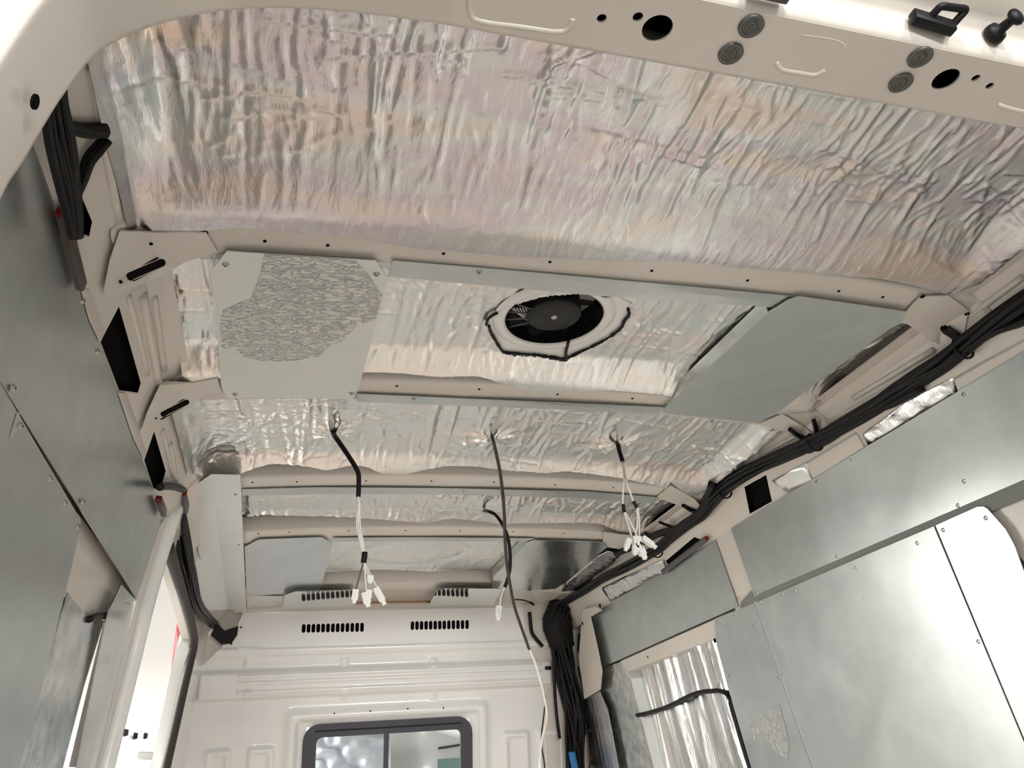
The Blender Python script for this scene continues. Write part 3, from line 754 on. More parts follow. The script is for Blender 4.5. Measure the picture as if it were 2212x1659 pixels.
bead_ = [FS.off(.006).hit(p) for p in ((1050, 702), (1054, 690), (1063, 682), (1075, 676))]
tube('sealant_bead', bead_, .003, BLACK, fan, 7, 4)
tube('fan_lead', [FS.off(.009).hit(q) for q in ((1228, 737), (1225, 750), (1222, 762), (1224, 776))], .0035, BLACK, fan, 8, 5)
tube('sealant_bead', [FS.off(.006).hit(q) for q in ((1262, 634), (1290, 638), (1310, 640), (1326, 637))], .0025, BLACK, fan, 7, 4)

# ------------------------------------------------------------------ right wall panels
def panel(label, surf, pts, m=GALV, scr=(), thick=.0018, parent=None, name='wall_panel', grp='bare steel panels lining the right wall', step=0):
    o = wplate(name, surf, pts, thick, m, None, (), step)
    tag(o, label, 'metal panel', grp)
    for q in scr: screw(surf, q, o, .0042)
    return o
panel('upper steel panel by the bulkhead, under the corrugated foil', PR, [(1271, 1333), (1318, 1304), (1429, 1238), (1544, 1167), (1594, 1310), (1298, 1443)], GALV, [(1588, 1304), (1280, 1331), (1593, 1293)])
panel('long upper steel panel below the cream rail blocks', PR, [(1579, 1141), (M, 1.017, 1.838), (M, .60, 1.838), (M, .60, 1.615), (2212, 1036), (1652, 1277), (1630, 1289)], GALV, [(1768, 1038), (1839, 993), (1764, 1041), (1808, 1202), (2069, 1092), (2082, 1040), (1634, 1281), (2081, 852)])
PR2 = PR.off(.003)
panel('broad lower steel panel with pale blurred reflections', PR2, [(1634, 1301), (1800, 1229), (2017, 1137), (2212, 1604), (M, 1.406, .85), (M, 2.13, .85), (1757, 1659)], GALV, [(1690, 1284), (1718, 1276), (1848, 1227), (1981, 1173), (2113, 1386), (1641, 1301), (1692, 1459)])
panel('bright lower steel panel with clipped top corner at the right edge', PR2, [(2021, 1135), (2110, 1095), (2124, 1094), (2133, 1099), (2172, 1143), (2192, 1180), (2212, 1236), (M, 1.235, .85), (M, 1.40, .85), (2216, 1604)], GALV, [(2037, 1145), (2129, 1119)])
panel('narrow lower steel panel with a patch of rough film', PR2, [(1543, 1337), (1629, 1303), (1753, 1659), (M, 2.14, .85), (M, 2.46, .85), (1623, 1659), (1574, 1490), (1548, 1394)], GALV, [(1550, 1345), (1587, 1327), (1630, 1314), (1628, 1353), (1576, 1460), (1682, 1464)])
np_ = bpy.data.objects['wall_panel.004']
o = wplate('rough_film', PR2.off(.0012), [(1617, 1555), (1640, 1545), (1683, 1522), (1697, 1570), (1705, 1610), (1700, 1640), (1675, 1625), (1660, 1600), (1640, 1595), (1625, 1600), (1618, 1580)], 0.0008, FILMG, np_, (), .03)
wplate('joint_strip', PR.off(-.0022), [(1600, 1300), (1628, 1270), (2017, 1100), (M, .60, 1.65), (M, .60, 1.585), (2017, 1155), (1640, 1316), (1598, 1330)], .002, mat('seam_grey', (.20, .21, .20), .6), wall_r)
wplate('joint_strip', PR.off(.0008), [(1628, 1300), (1640, 1300), (1770, 1680), (1748, 1680)], .002, GALVW, wall_r)
wplate('joint_strip', PR.off(.0008), [(2012, 1140), (2024, 1134), (2222, 1610), (2206, 1610)], .002, mat('dark_joint', (.12, .12, .11), .6), wall_r)
wplate('post', PR.off(-.006), [(1540, 1160), (1582, 1135), (1634, 1292), (1632, 1304), (1590, 1322)], .03, PAINT, wall_r)
wplate('post', PR.off(-.012), [(2110, 1085), (M, .60, 1.62), (M, .60, .5), (M, 1.20, .5), (2225, 1230)], .03, PAINT, wall_r)
# cream rail over the foil recess: front face and underside
PRr = PR.off(-.003)
A, B, C_, D = [PRr.hit(q) for q in ((1341, 1428), (1546, 1337), (1549, 1379), (1352, 1452))]
back = Vector((.045, 0, 0))
V = [A, B, C_, D, A+back, B+back, C_+back+Vector((0, 0, -.004)), D+back+Vector((0, 0, -.004))]
fixn(mesh('rail', V, [(0, 1, 2, 3), (7, 6, 5, 4), (0, 4, 5, 1), (1, 5, 6, 2), (2, 6, 7, 3), (3, 7, 4, 0)], PAINT, wall_r))
holes_joined('rail_hole', PRr.off(.001), [(1544, 1384, .008), (1399, 1419, .004)], wall_r)
# foil recess: sheet hanging in vertical rolls
yA, yB = PR.off(-.04).hit((1363, 1470)).y+.08, 2.36
fz0, fz1 = .75, 1.60
ys = np.linspace(yB, yA, 220); zs = np.linspace(fz0, fz1, 60); YY, ZZ = np.meshgrid(ys, zs)
dep = .012*np.sin((YY-yB)*15+.6*np.sin(ZZ*3))+.006*np.sin(YY*47+ZZ*2.2)+.006*ridged(YY*16, ZZ*2.0, 5, 6)+.003*ridged(YY*45, ZZ*4, 6, 5)+.03*np.exp(-((YY-2.62)/.12)**2)
XX = .864-(ZZ-1.61)*.1174+.040-dep
Vt = np.stack([XX, YY, ZZ], -1).reshape(-1, 3); idx = np.arange(YY.size).reshape(YY.shape)
Q = np.stack([idx[:-1, :-1], idx[1:, :-1], idx[1:, 1:], idx[:-1, 1:]], -1).reshape(-1, 4)
tag(mesh('foil_sheet', Vt, Q.tolist(), FOILV, None, True), 'foil hanging in vertical rolls inside the right wall recess', 'insulation', 'foil insulation in the right wall')
# folded galvanised post left of the recess
gp = thing('steel_post', PR.hit((1320, 1560)), 'mottled folded steel post between the black harness and the foil recess', 'metal post')
wplate('face', PR.off(-.002), [(1299, 1444), (1341, 1430), (1362, 1465), (1413, 1659), (M, 3.18, .8), (M, 3.56, .8), (1333, 1659), (1318, 1587), (1305, 1504)], .002, GALVM, gp)
a, b, c, d = [PR.off(-.0015).hit(q) for q in ((1341, 1430), (1362, 1466), (1413, 1660), (1440, 1760))]
V = []; t = Vector((.05, -.012, 0))
for p in (a, b, c, d): V += [p, p+t, p+t+Vector((0, -.002, 0)), p+Vector((0, -.006, 0))]
F = []
for i in range(3):
    for j in range(4): F.append((i*4+j, i*4+(j+1) % 4, (i+1)*4+(j+1) % 4, (i+1)*4+j))
fixn(mesh('bright_edge', V, F, COVM, gp))
for q in ((1283, 1330), (1322, 1447)): screw(PR.off(.001), q, gp, .004)

# foil inside the rail openings, corrugated foil patch
def patch(label, surf, pts, m, amp, fr, step=.006):
    o = pplate('foil_patch', surf, pts, .0012, m, None, (), step, False)
    me = o.data; co = np.empty(len(me.vertices)*3); me.vertices.foreach_get('co', co); co = co.reshape(-1, 3)
    w_ = co+np.array(WL[o.name]); co[:, 2] += amp*np.sin(w_[:, 1]*fr+4*w_[:, 0])+amp*.6*(vn(w_[:, 1]*60, w_[:, 0]*60, 3)-.5)*2
    me.vertices.foreach_set('co', co.ravel()); me.update()
    me.polygons.foreach_set('use_smooth', [True]*len(me.polygons))
    return tag(o, label, 'insulation', 'foil showing through the right cant rail')
patch('shiny foil scrap in the rail opening nearest the camera', PC.off(-.004), [(1862, 935), (1965, 868), (2060, 818), (2068, 846), (1975, 902), (1876, 964)], FOILV, .004, 90)
patch('pale foil scrap in the small rail opening above the long panel', PC.off(-.002), [(1668, 1040), (1742, 1000), (1755, 1034), (1700, 1064)], FOILW, .002, 150)
patch('finely corrugated foil strip under the harness near the bulkhead', PC.off(.004), [(1300, 1272), (1350, 1246), (1432, 1210), (1440, 1232), (1318, 1302)], FOILV, .004, 130)

patch('crinkled bright foil between the polished plate and the harness', PC.off(.006), [(1226, 1258), (1290, 1203), (1312, 1190), (1345, 1196), (1318, 1222), (1285, 1246), (1248, 1276), (1212, 1276)], FOILV, .004, 110)
# ------------------------------------------------------------------ left wall panels
GL = 'bare steel panels lining the left wall'
panel('long upper steel panel of the left wall, dark and matt', PL, [(M, .54, 1.612), (M, .54, 1.95), (91, 270), (145, 506), (176, 625), (331, 1057), (357, 1128), (296, 1296), (0, 824)], GALV, [(177, 650), (210, 759), (178, 1083), (285, 1203), (255, 1209), (28, 838), (43, 920)][:4], grp=GL)
PL2 = PL.off(.002)
panel('tall lower steel panel at the left edge', PL2, [(M, .54, 1.611), (0, 826), (175, 1124), (161, 1199), (127, 1338), (95, 1469), (42, 1659), (M, 1.47, .7), (M, .54, .7)], GALV, [(107, 1034), (139, 1086), (177, 1083), (167, 1138), (27, 838), (43, 920)], grp=GL)
tape = wplate('tape_strip', PL.off(.003), [(38, 890), (44, 893), (28, 948), (22, 944)], .0006, GREYP, bpy.data.objects['wall_panel.006'])
tag(tape, 'short strip of grey tape'); tape.data.materials[0] = mat('pale_tape', (.45, .45, .42), .5)
panel('narrow shiny steel panel beside the side door pillar', PL.off(.001), [(262, 1262), (296, 1300), (258, 1465), (214, 1659), (M, 2.10, .7), (M, 1.87, .7), (165, 1659), (228, 1345), (237, 1314)], GALVS, [(276, 1306)], grp=GL)
wplate('rail', PL.off(-.02), [(170, 1110), (300, 1290), (250, 1330), (195, 1345), (140, 1290)], .003, PAINT, wall_l)
ch = thing('channel', PL.off(-.02).hit((150, 1450)), 'dark folded steel channel in the gap of the left wall', 'metal channel')
wplate('web', PL.off(-.012), [(147, 1280), (192, 1338), (212, 1352), (190, 1450), (136, 1659), (M, 1.74, .7), (M, 1.47, .7), (42, 1659)], .002, GALVM, ch)
tube('rubber_plug', [PL.off(-.01).hit(q) for q in ((192, 1338), (205, 1333), (222, 1331), (234, 1330))], .007, BLACK, ch, 8, 5)
# rear pillar of the side door and the seal round the opening
dp = thing('door_pillar', PL.hit((280, 1450)), 'slim grey door pillar with a bright rounded edge, left of the opening', 'pillar')
Lp = [PL.off(.012).hit(q) for q in ((388, 1075), (370, 1128), (345, 1205), (312, 1322), (288, 1420), (268, 1500), (228, 1659), (195, 1790))]
tube('rounded_edge', Lp, .019, WHITE, dp, 12, 4)
wplate('return_face', PL.off(.004), [(352, 1127), (375, 1099), (366, 1190), (310, 1370), (278, 1477), (242, 1659), (214, 1659), (258, 1465), (296, 1298)], .06, PAINT, dp)
sl = tag(tube('door_seal', [PL.off(.004).hit(q) for q in ((363, 1180), (380, 1238), (402, 1310), (416, 1366), (418, 1390), (413, 1417), (398, 1480), (378, 1570), (358, 1659), (330, 1790))], .0165, SEAL, None, 12, 6), 'dark rubber seal kinked round the front of the side door opening', 'seal')
wplate('door_head', PL.off(-.002), [(372, 1085), (400, 1160), (432, 1330), (470, 1420), (430, 1440), (414, 1372), (372, 1200), (360, 1185)], .04, PAINT, wall_l)

pplate('corner_gusset', PB.off(-.03), [(395, 1290), (560, 1310), (560, 1420), (440, 1470), (400, 1440)], .004, PAINT, front)
# brown marker lamps along the left cove
def bar(label, a, b, surf, wd, m, tip, name='lamp_bar', cat='lamp', grp='dark bars with red tips on the cant rails'):
    A, B = surf.hit(a), surf.hit(b); o = thing(name, A, label, cat, grp)
    d = (B-A).normalized(); nn = surf.n if isinstance(surf, Plane) else Vector((0, 0, -1)); s_ = d.cross(nn).normalized()
    V, F = box_vf((A+B)/2+nn*.006, ((B-A).length, wd, .012), (d, s_, nn)); bevel(mesh('housing', V, F, m, o), .003)
    V, F = box_vf(A+nn*.006, (.012, wd*.8, .014), (d, s_, nn)); bevel(mesh('red_tip', V, F, tip, o), .003)
bar('long brown bar with a red tip beside the left rear cable', (124, 458), (166, 618), PL.off(.004), .019, BROWN, RED)
bar('small brown bar with a red tip above the side door', (337, 1078), (349, 1108), PL.off(.006), .020, BROWN, RED)
bar('short dark bar with a red tip beside the folded white cover', (393, 1062), (398, 1100), XL.off(.01), .03, GREYP, RED)
bar('grey bar with a red end under the harness, right side', (1529, 1163), (1434, 1236), PR.off(.008), .018, mat('bar_grey', (.09, .09, .088), .45), RED)

# ------------------------------------------------------------------ cables
def bundle(name, label, path, n_, spread, r, seed, m=BLACK, cat='cable harness', flat=.6, jit=1.):
    rg = np.random.default_rng(seed); P = spline(path, 5)
    o = thing(name, P[0], label, cat); dd = P[-1]-P[0]; ref = Vector((1, .1, 0)) if abs(dd.z) > .55*dd.length else Vector((0, 0, 1))
    for k in range(n_):
        a = rg.random()*6.28; q = math.sqrt(rg.random()); ph = rg.random(4)*6.28
        out = []
        for i, p in enumerate(P):
            t = P[min(i+1, len(P)-1)]-P[max(i-1, 0)]; t.normalize()
            s1 = t.cross(ref)
            s1.normalize(); s2 = t.cross(s1)
            sp = spread[0]+(spread[1]-spread[0])*i/(len(P)-1)
            aa = a+.5*math.sin(i*.15*jit+ph[0]); qq = q*(.85+.25*math.sin(i*.21+ph[1]))
            out.append(p+s1*(math.cos(aa)*qq*sp)+s2*(math.sin(aa)*qq*sp*flat))
        V, F = tube_vf(out, r*(.7+.7*rg.random()), 7); mesh('cable', V, F, m, o, True)
    return o
HS = PC.off(.022)
hp = [(2290, 600), (2200, 662), (2113, 730), (2046, 782), (1978, 822), (1911, 863), (1843, 906), (1759, 954), (1675, 994), (1607, 1027), (1556, 1063), (1518, 1107), (1480, 1134), (1442, 1167), (1416, 1190), (1378, 1213), (1340, 1231), (1303, 1248), (1265, 1274), (1237, 1291), (1212, 1306)]
har = bundle('cable_harness', 'long black cable harness running along the right roof edge', [HS.hit(q) for q in hp], 16, (.026, .022), .0062, 3)
for i, q in enumerate(((1565, 1060), (1418, 1190), (1760, 955), (2080, 752))):
    p = HS.hit(q); t = (HS.hit((q[0]-20, q[1]+14))-p).normalized(); a = t.orthogonal().normalized(); b = t.cross(a)
    tube('cable_tie', [p+(a*math.cos(x)+b*math.sin(x))*.024 for x in np.linspace(0, 6.28, 13)[:-1]], .0028, BLACK, har, 6, 2, True)
bundle('cable_branch', 'second black cable joining the harness at the right edge', [HS.hit(q) for q in ((2300, 640), (2212, 690), (2150, 712), (2095, 742))], 4, (.012, .01), .007, 8)
bundle('cable_branch', 'black cable laid over the rail block above the long panel', [PC.off(.016).hit(q) for q in ((1990, 838), (1930, 872), (1868, 895), (1846, 905), (1800, 945), (1745, 975))], 4, (.014, .012), .006, 9)
tube_things = []
def wire(label, pts, r, m=BLACK, name='wire', cat='wire', grp=None, k=8):
    o = tube(name, pts, r, m, None, k, 6); return tag(o, label, cat, grp)
wire('black cable end entering the slot of the first bow, right side', [PC.off(.016).hit(q) for q in ((2042, 711), (2060, 722), (2085, 742), (2100, 748))], .010)
wire('short black cable standing off the harness by the foil corner', [PC.off(.014).hit(q) for q in ((1758, 908), (1762, 925), (1765, 945), (1766, 955))], .006)
wire('black zip tail at the second bow on the right', [PC.off(.016).hit(q) for q in ((1706, 928), (1730, 943), (1755, 950), (1765, 956))], .006)
wire('thin black cable crossing under the fourth bow to the harness', [PC.off(.012).hit(q) for q in ((1425, 1128), (1440, 1134), (1456, 1140), (1470, 1146))], .005)
wire('stout dark sleeve from the harness to the white plugs', [PC.off(.014).hit(q) for q in ((1330, 1196), (1370, 1180), (1410, 1158), (1440, 1148), (1462, 1142))], .013)
wire('dark triangular sleeve beside the third bow, right end', [PC.off(.012).hit(q) for q in ((1538, 1045), (1532, 1065), (1522, 1085), (1514, 1104))], .013)
wire('black slot cable at the third bow on the right', [PC.off(.012).hit(q) for q in ((1478, 1093), (1492, 1101), (1505, 1106))], .007)
wire('black drooping lead on the closing strip near the bulkhead corner', [PC.off(.012).hit(q) for q in ((1112, 1295), (1128, 1296), (1142, 1300), (1153, 1306))], [.003]*14+[.006]*5)
# corner bunch hanging down the bulkhead
PBh = PB.off(.07)
cb = [(1212, 1306), (1205, 1335), (1208, 1361), (1219, 1416), (1227, 1470), (1235, 1524), (1239, 1578), (1243, 1633), (1246, 1690), (1248, 1800)]
bunch = bundle('cable_bunch', 'thick bunch of black cables hanging down the bulkhead corner', [PBh.hit(q) for q in cb], 48, (.075, .06), .0058, 21, flat=.7, jit=1.2)
V, F = tube_vf(spline([PBh.off(-.015).hit(q) for q in ((1214, 1296), (1206, 1325), (1205, 1350), (1210, 1375), (1216, 1400))], 6), [.045+.03*math.sin(min(1, i/12)*1.5)*(1-max(0, (i-12)/18)) for i in range(25)], 16)
for v in V: v += Vector((rng.normal()*.003, rng.normal()*.003, 0))
mesh('tape_wrap', V, F, RUBBER, bunch, True)
wire('loose black cable hanging left of the thick bunch', [PBh.off(.03).hit(q) for q in ((1196, 1400), (1197, 1450), (1199, 1500), (1203, 1550), (1209, 1595))], .008)
wire('thin black cable looping right of the thick bunch', [PBh.off(.03).hit(q) for q in ((1248, 1440), (1258, 1480), (1264, 1530), (1268, 1570), (1278, 1600), (1281, 1625), (1275, 1650), (1268, 1685))], .004)
wire('wavy thin black cable low in the thick bunch', [PBh.off(.03).hit(q) for q in ((1252, 1560), (1257, 1590), (1255, 1615), (1259, 1645), (1262, 1680))], .004)
wire('blue sleeved cable at the bottom of the thick bunch', [PBh.off(.06).hit(q) for q in ((1235, 1624), (1238, 1640), (1242, 1659), (1244, 1700))], .017, BLUE)
wire('black stub cable bound to the bunch, pointing to the steel post', [PBh.off(.04).hit(q) for q in ((1262, 1578), (1280, 1582), (1300, 1580), (1318, 1574))], .012)
# black flap and bent bracket near the top of the bunch
fl = pplate('rubber_flap', PBh.off(-.02), [(1250, 1368), (1268, 1375), (1278, 1400), (1281, 1408), (1258, 1424), (1248, 1405)], .006, RUBBER)
tag(fl, 'black rubber flap to the right of the thick bunch', 'flap')
br = tag(tube('bent_bracket', [PB.off(.03).hit(q) for q in ((1144, 1322), (1146, 1345), (1149, 1366), (1158, 1380), (1172, 1396))], .009, BLACK, None, 8, 5), 'black bent bracket left of the thick bunch', 'bracket')
tag(tube('bracket_pin', [PB.off(.04).hit(q) for q in ((1178, 1443), (1190, 1443))], .008, BLACK, None, 8, 1), 'small black pin below the bent bracket', 'pin')
pplate('corner_post', PR.off(.03), [(1258, 1318), (1285, 1310), (1300, 1318), (1275, 1333), (1290, 1400), (1300, 1450), (1296, 1490), (1262, 1510), (1250, 1420)], .004, PAINT, wall_r)
pplate('corner_post', PB.off(.012), [(1130, 1305), (1250, 1290), (1275, 1340), (1290, 1480), (1320, 1800), (1190, 1800), (1175, 1440), (1140, 1400)], .004, PAINT, front)
holes_joined('post_hole', PR.off(.031), [(1258, 1347, .008), (1296, 1308, .009)], wall_r)
fp = pplate('foil_patch', PR.off(.02), [(1262, 1512), (1296, 1494), (1312, 1530), (1326, 1600), (1345, 1700), (1275, 1700), (1270, 1580)], .0012, FOILV, None, (), .02)
tag(fp, 'crumpled foil strip between the thick bunch and the steel post', 'insulation')
# black cable across the foil recess
rc = bundle('recess_cable', 'black cable arching over the rolled foil, then down the panel edge', [PR.off(-.004).hit(q) for q in ((1378, 1545), (1400, 1540), (1443, 1526), (1499, 1499), (1535, 1493), (1558, 1493), (1576, 1505), (1588, 1545), (1608, 1615), (1625, 1672), (1650, 1750))], 4, (.008, .006), .0065, 33, cat='cable')
# left rear cables
PLc = PL.off(.035)
bundle('rear_cable_bundle', 'black cable bundle hanging behind the left rear pillar', [PLc.hit(q) for q in ((100, 165), (113, 230), (126, 300), (140, 370), (152, 440), (163, 512))], 11, (.021, .005), .005, 41)
bundle('rear_cable', 'black cable curving from the first foil edge into the rear bundle', [PC.off(.012).hit(q) for q in ((231, 303), (213, 320), (192, 345), (178, 385), (162, 430), (152, 480), (158, 515))], 3, (.010, .008), .006, 43, cat='cable')
bundle('rear_cable', 'short black cable reaching straight under the first foil sheet', [PC.off(.014).hit(q) for q in ((115, 255), (150, 272), (190, 283), (231, 285))], 3, (.010, .008), .006, 44, cat='cable')
# left cove cables by the folded cover
bundle('cove_cables', 'ragged black cables tucked beside the folded white cover', [XL.off(-.005).hit(q) for q in ((385, 1075), (390, 1120), (398, 1180), (408, 1240), (420, 1300), (440, 1330), (468, 1355), (490, 1372))], 9, (.022, .03), .006, 45)
wire('black cable looped over the small brown bar', [PLc.hit(q) for q in ((345, 1052), (360, 1050), (378, 1052), (395, 1058))], .009)
tag(pplate('dark_corner', PB.off(.02), [(468, 1345), (485, 1362), (515, 1352), (512, 1372), (500, 1390), (478, 1392), (455, 1372)], .01, RUBBER), 'black plate for the dark hole in the left bulkhead corner', 'dark piece')  # black plate paints in the dark of the corner opening

# ------------------------------------------------------------------ hanging leads
def Yp_(y): return Plane((0, y, 0), (0, -1, 0), (1, 0, 0))
def plug(c, d, parent, s=(.013, .020, .009)):
    d = Vector(d).normalized(); a = d.cross(Vector((0, 1, 0))); a.normalize(); b = d.cross(a)
    V, F = merge([box_vf(c, (s[0], s[2], s[1]), (a, b, d)), box_vf(c-d*s[1]*.6, (s[0]*.6, s[2]*.7, s[1]*.4), (a, b, d)), box_vf(Vector(c)+b*s[2]*.55, (s[0]*.4, .002, s[1]*.6), (a, b, d))])
    return mesh('plug', V, F, CONN, parent)
y1 = PC.off(.0).hit((728, 948)).y; Q1 = Yp_(y1-.02)
l1 = thing('hanging_lead', Q1.hit((726, 946)), 'leftmost hanging lead, black tape then white wires ending in plugs', 'wire lead', 'leads hanging from the roof')
tube('taped_sleeve', [PC.off(-.030).hit((718, 934)), Q1.hit((726, 946))]+[Q1.hit(q) for q in ((740, 966), (756, 990), (766, 1006), (774, 1023), (775, 1045), (774, 1073))], .0062, BLACK, l1, 8, 5)
for k, dx in enumerate((-3, 0, 3)):
    tube('wire', [Q1.hit(q) for q in ((774, 1070), (776+dx*.3, 1094), (774+dx*1.3, 1130), (781+dx, 1170), (787+dx*.4, 1200))], .0021, WIREW, l1, 6, 5)
tube('tape_band', [Q1.hit(q) for q in ((788, 1193), (787, 1204), (785, 1216))], .0068, BLACK, l1, 8, 3)
for e_, m_ in (((768, 1276), GREYP), ((792, 1284), WIREW), ((800, 1248), WIREW), ((815, 1270), WIREW)):
    tube('wire', [Q1.hit(q) for q in ((786, 1212), ((786*2+e_[0])/3, 1232), e_)], .002, m_, l1, 6, 5)
for q, d, s_ in (((767, 1285), (.1, 0, 1), (.014, .024, .01)), ((791, 1292), (-.25, 0, 1), (.016, .026, .011)), ((800, 1250), (0, 0, 1), (.014, .014, .01)), ((819, 1284), (-.55, 0, 1), (.014, .034, .011)), ((797, 1284), (.1, 0, 1), (.012, .02, .009))):
    plug(Q1.hit(q), d, l1, s_)
y2 = PC.hit((1066, 951)).y; l2 = thing('hanging_lead', PC.hit((1066, 951)), 'longest hanging lead, black sleeve turning into white wire by the bulkhead', 'wire lead', 'leads hanging from the roof')
pp = [(1064, 946), (1072, 980), (1080, 1020), (1085, 1060), (1089, 1107), (1091, 1170), (1095, 1220), (1101, 1258), (1111, 1309), (1128, 1360), (1143, 1402)]
def drift(pts, ya, yb): return [Yp_(ya+(yb-ya)*i/(len(pts)-1)).hit(q) for i, q in enumerate(pts)]
tube('sleeve', [PC.off(-.030).hit((1063, 940))]+drift(pp, y2-.015, y2+.55), .0048, mat('dark_sleeve', (.03, .026, .022), .5), l2, 8, 6)
tube('white_wire', [Yp_(y2+.55).hit(q) for q in ((1143, 1400), (1156, 1432), (1165, 1462), (1173, 1492), (1179, 1524), (1181, 1551), (1171, 1597), (1167, 1630), (1166, 1659), (1164, 1750))], .0032, WIREW, l2, 7, 6)
tube('black_wire', [Yp_(y2+.56).hit(q) for q in ((1143, 1400), (1158, 1440), (1173, 1492), (1178, 1510), (1174, 1550), (1170, 1590), (1171, 1619), (1177, 1659), (1182, 1740))], .0022, BLACK, l2, 6, 6)
y3 = PC.hit((1058, 1104)).y; Q3 = Yp_(y3-.02); l3 = thing('hanging_lead', Q3.hit((1058, 1104)), 'curved black lead with one small white plug, crossing the longest lead', 'wire lead', 'leads hanging from the roof')
tube('sleeve', [PC.off(-.030).hit((1046, 1103)), Q3.hit((1056, 1105))]+[Q3.hit(q) for q in ((1072, 1114), (1090, 1142), (1100, 1177), (1102, 1220), (1096, 1253), (1090, 1269))], .0058, BLACK, l3, 8, 6)
tube('wire', [Q3.hit(q) for q in ((1090, 1266), (1086, 1280), (1082, 1294), (1080, 1315))], .003, WIREW, l3, 6, 5)
tube('wire', [Q3.hit(q) for q in ((1090, 1266), (1087, 1281), (1083, 1296), (1081, 1315))], .002, GREYP, l3, 6, 5)
plug(Q3.hit((1077, 1321)), (.15, 0, 1), l3, (.016, .034, .012))
y4 = PC.hit((1338, 968)).y; Q4 = Yp_(y4-.02); l4 = thing('hanging_lead', Q4.hit((1337, 966)), 'rightmost hanging lead, two white wires with a cluster of plugs', 'wire lead', 'leads hanging from the roof')
tube('sleeve', [PC.off(-.030).hit((1331, 953)), Q4.hit((1335, 962))]+[Q4.hit(q) for q in ((1338, 975), (1345, 997))], .0062, BLACK, l4, 8, 4)
tube('wire', [Q4.hit(q) for q in ((1344, 995), (1348, 1031), (1346, 1060), (1345, 1094))], .0024, WIREW, l4, 6, 5)
tube('wire', [Q4.hit(q) for q in ((1345, 995), (1349, 1020), (1354, 1042), (1362, 1066), (1369, 1086))], .0026, WIREW, l4, 6, 5)
tube('wire', [Q4.hit(q) for q in ((1345, 997), (1347, 1015), (1349, 1034))], .0022, BLACK, l4, 6, 4)
tube('tape_band', [Q4.hit(q) for q in ((1346, 1090), (1347, 1098), (1349, 1107))], .005, BLACK, l4, 8, 3)
tube('tape_band', [Q4.hit(q) for q in ((1368, 1083), (1372, 1090), (1376, 1097))], .005, BLACK, l4, 8, 3)
for a_, b_, c_ in (((1348, 1105), (1356, 1130), (1364, 1158)), ((1350, 1105), (1364, 1132), (1378, 1160)), ((1378, 1096), (1381, 1125), (1381, 1160)), ((1376, 1096), (1377, 1125), (1373, 1160))):
    tube('wire', [Q4.hit(q) for q in (a_, b_, c_)], .0022, WIREW, l4, 6, 5)
for q, d, s_ in (((1356, 1174), (.5, 0, 1), (.014, .026, .012)), ((1376, 1172), (0, 0, 1), (.022, .030, .014)), ((1383, 1186), (-.4, 0, 1), (.018, .034, .014)), ((1399, 1170), (-1.3, 0, 1), (.014, .034, .013)), ((1390, 1196), (-.2, 0, 1), (.01, .02, .01)), ((1372, 1186), (.2, 0, 1), (.014, .02, .012))):
    plug(Q4.hit(q), d, l4, s_)

# ------------------------------------------------------------------ workshop outside
tag(box('wall_left', (-5.2, -9, -.58), (-5.0, 14, 5.0), HALL), 'white workshop wall seen through the side door', None, None, 'structure')
tag(box('wall_far', (-9, 13.8, -.58), (9, 14, 5.0), HALL), 'white workshop wall ahead of the van', None, None, 'structure')
XO = Plane((-3.2, 0, 0), (1, 0, 0), (0, 1, 0))
def parked(label, base, L_, Wd, Ht, lampq=None):
    pv = thing('parked_van', base, label, 'van'); bx, by, bz = base
    prof = [(0, .35), (0, Ht-.35), (.06, Ht-.12), (.25, Ht), (L_*.75, Ht), (L_*.86, Ht-.25), (L_*.93, 1.25), (L_*.99, 1.05), (L_, .7), (L_, .35)]
    V = []
    for x_ in (-1, 1):
        for (y_, z_) in prof: V.append((bx+x_*Wd/2*(1-.06*max(0, z_-1.0)), by+y_, bz+z_))
    k = len(prof); F = [tuple(range(k)), tuple(range(2*k-1, k-1, -1))]+[(i, i+k, (i+1) % k+k, (i+1) % k) for i in range(k)]
    o = fixn(mesh('body', V, F, WHITE, pv)); bevel(o, .05, 3)
    for wy in (.18*L_, .80*L_):
        for sx in (-1, 1):
            V, F = cyl_vf((bx+sx*(Wd/2-.2), by+wy, bz+.33), (sx, 0, 0), .33, .22, 28); mesh('wheel', V, F, RUBBER, pv, False)
    return pv
p = Plane((0, 7.5, 0), (0, -1, 0), (1, 0, 0)).hit((388, 1398))
pv = parked('white van parked ahead to the left, with a red tail lamp', (p.x+.93, p.y-.02, -.58), 5.2, 1.80, 2.62)
a, b = p+Vector((0, 0, .16)), p-Vector((0, 0, .16))
V, F = box_vf(p+Vector((.03, -.01, 0)), (.14, .16, .42)); bevel(mesh('tail_lamp', V, F, RED, pv), .03)
V, F = box_vf(p+Vector((.12, -.01, 0)), (.07, .14, .38)); bevel(mesh('lamp_bezel', V, F, GREYP, pv), .015)
# inner face of the slid-open side door, low in the opening
ds = thing('side_door', XO.hit((310, 1640)), 'white inner door panel with a pressed grip, low in the side opening', 'door')
XD = Plane((-1.6, 0, 0), (1, 0, 0), (0, 1, 0))
grip = slot_px((305, 1632), (345, 1634), 9)
pplate('door_skin', XD, [(268, 1590), (362, 1582), (352, 1800), (230, 1800)], .03, WHITE, ds, [grip])
pplate('grip_back', XD.off(-.02), [(285, 1610), (365, 1610), (365, 1655), (285, 1655)], .01, GREYP, ds)
for q in ((289, 1590), (311, 1590), (268, 1583)):
    V, F = cyl_vf(XD.hit(q), (1, 0, 0), .028, .03, 12, .02); mesh('bump_stop', V, F, BLACK, ds)
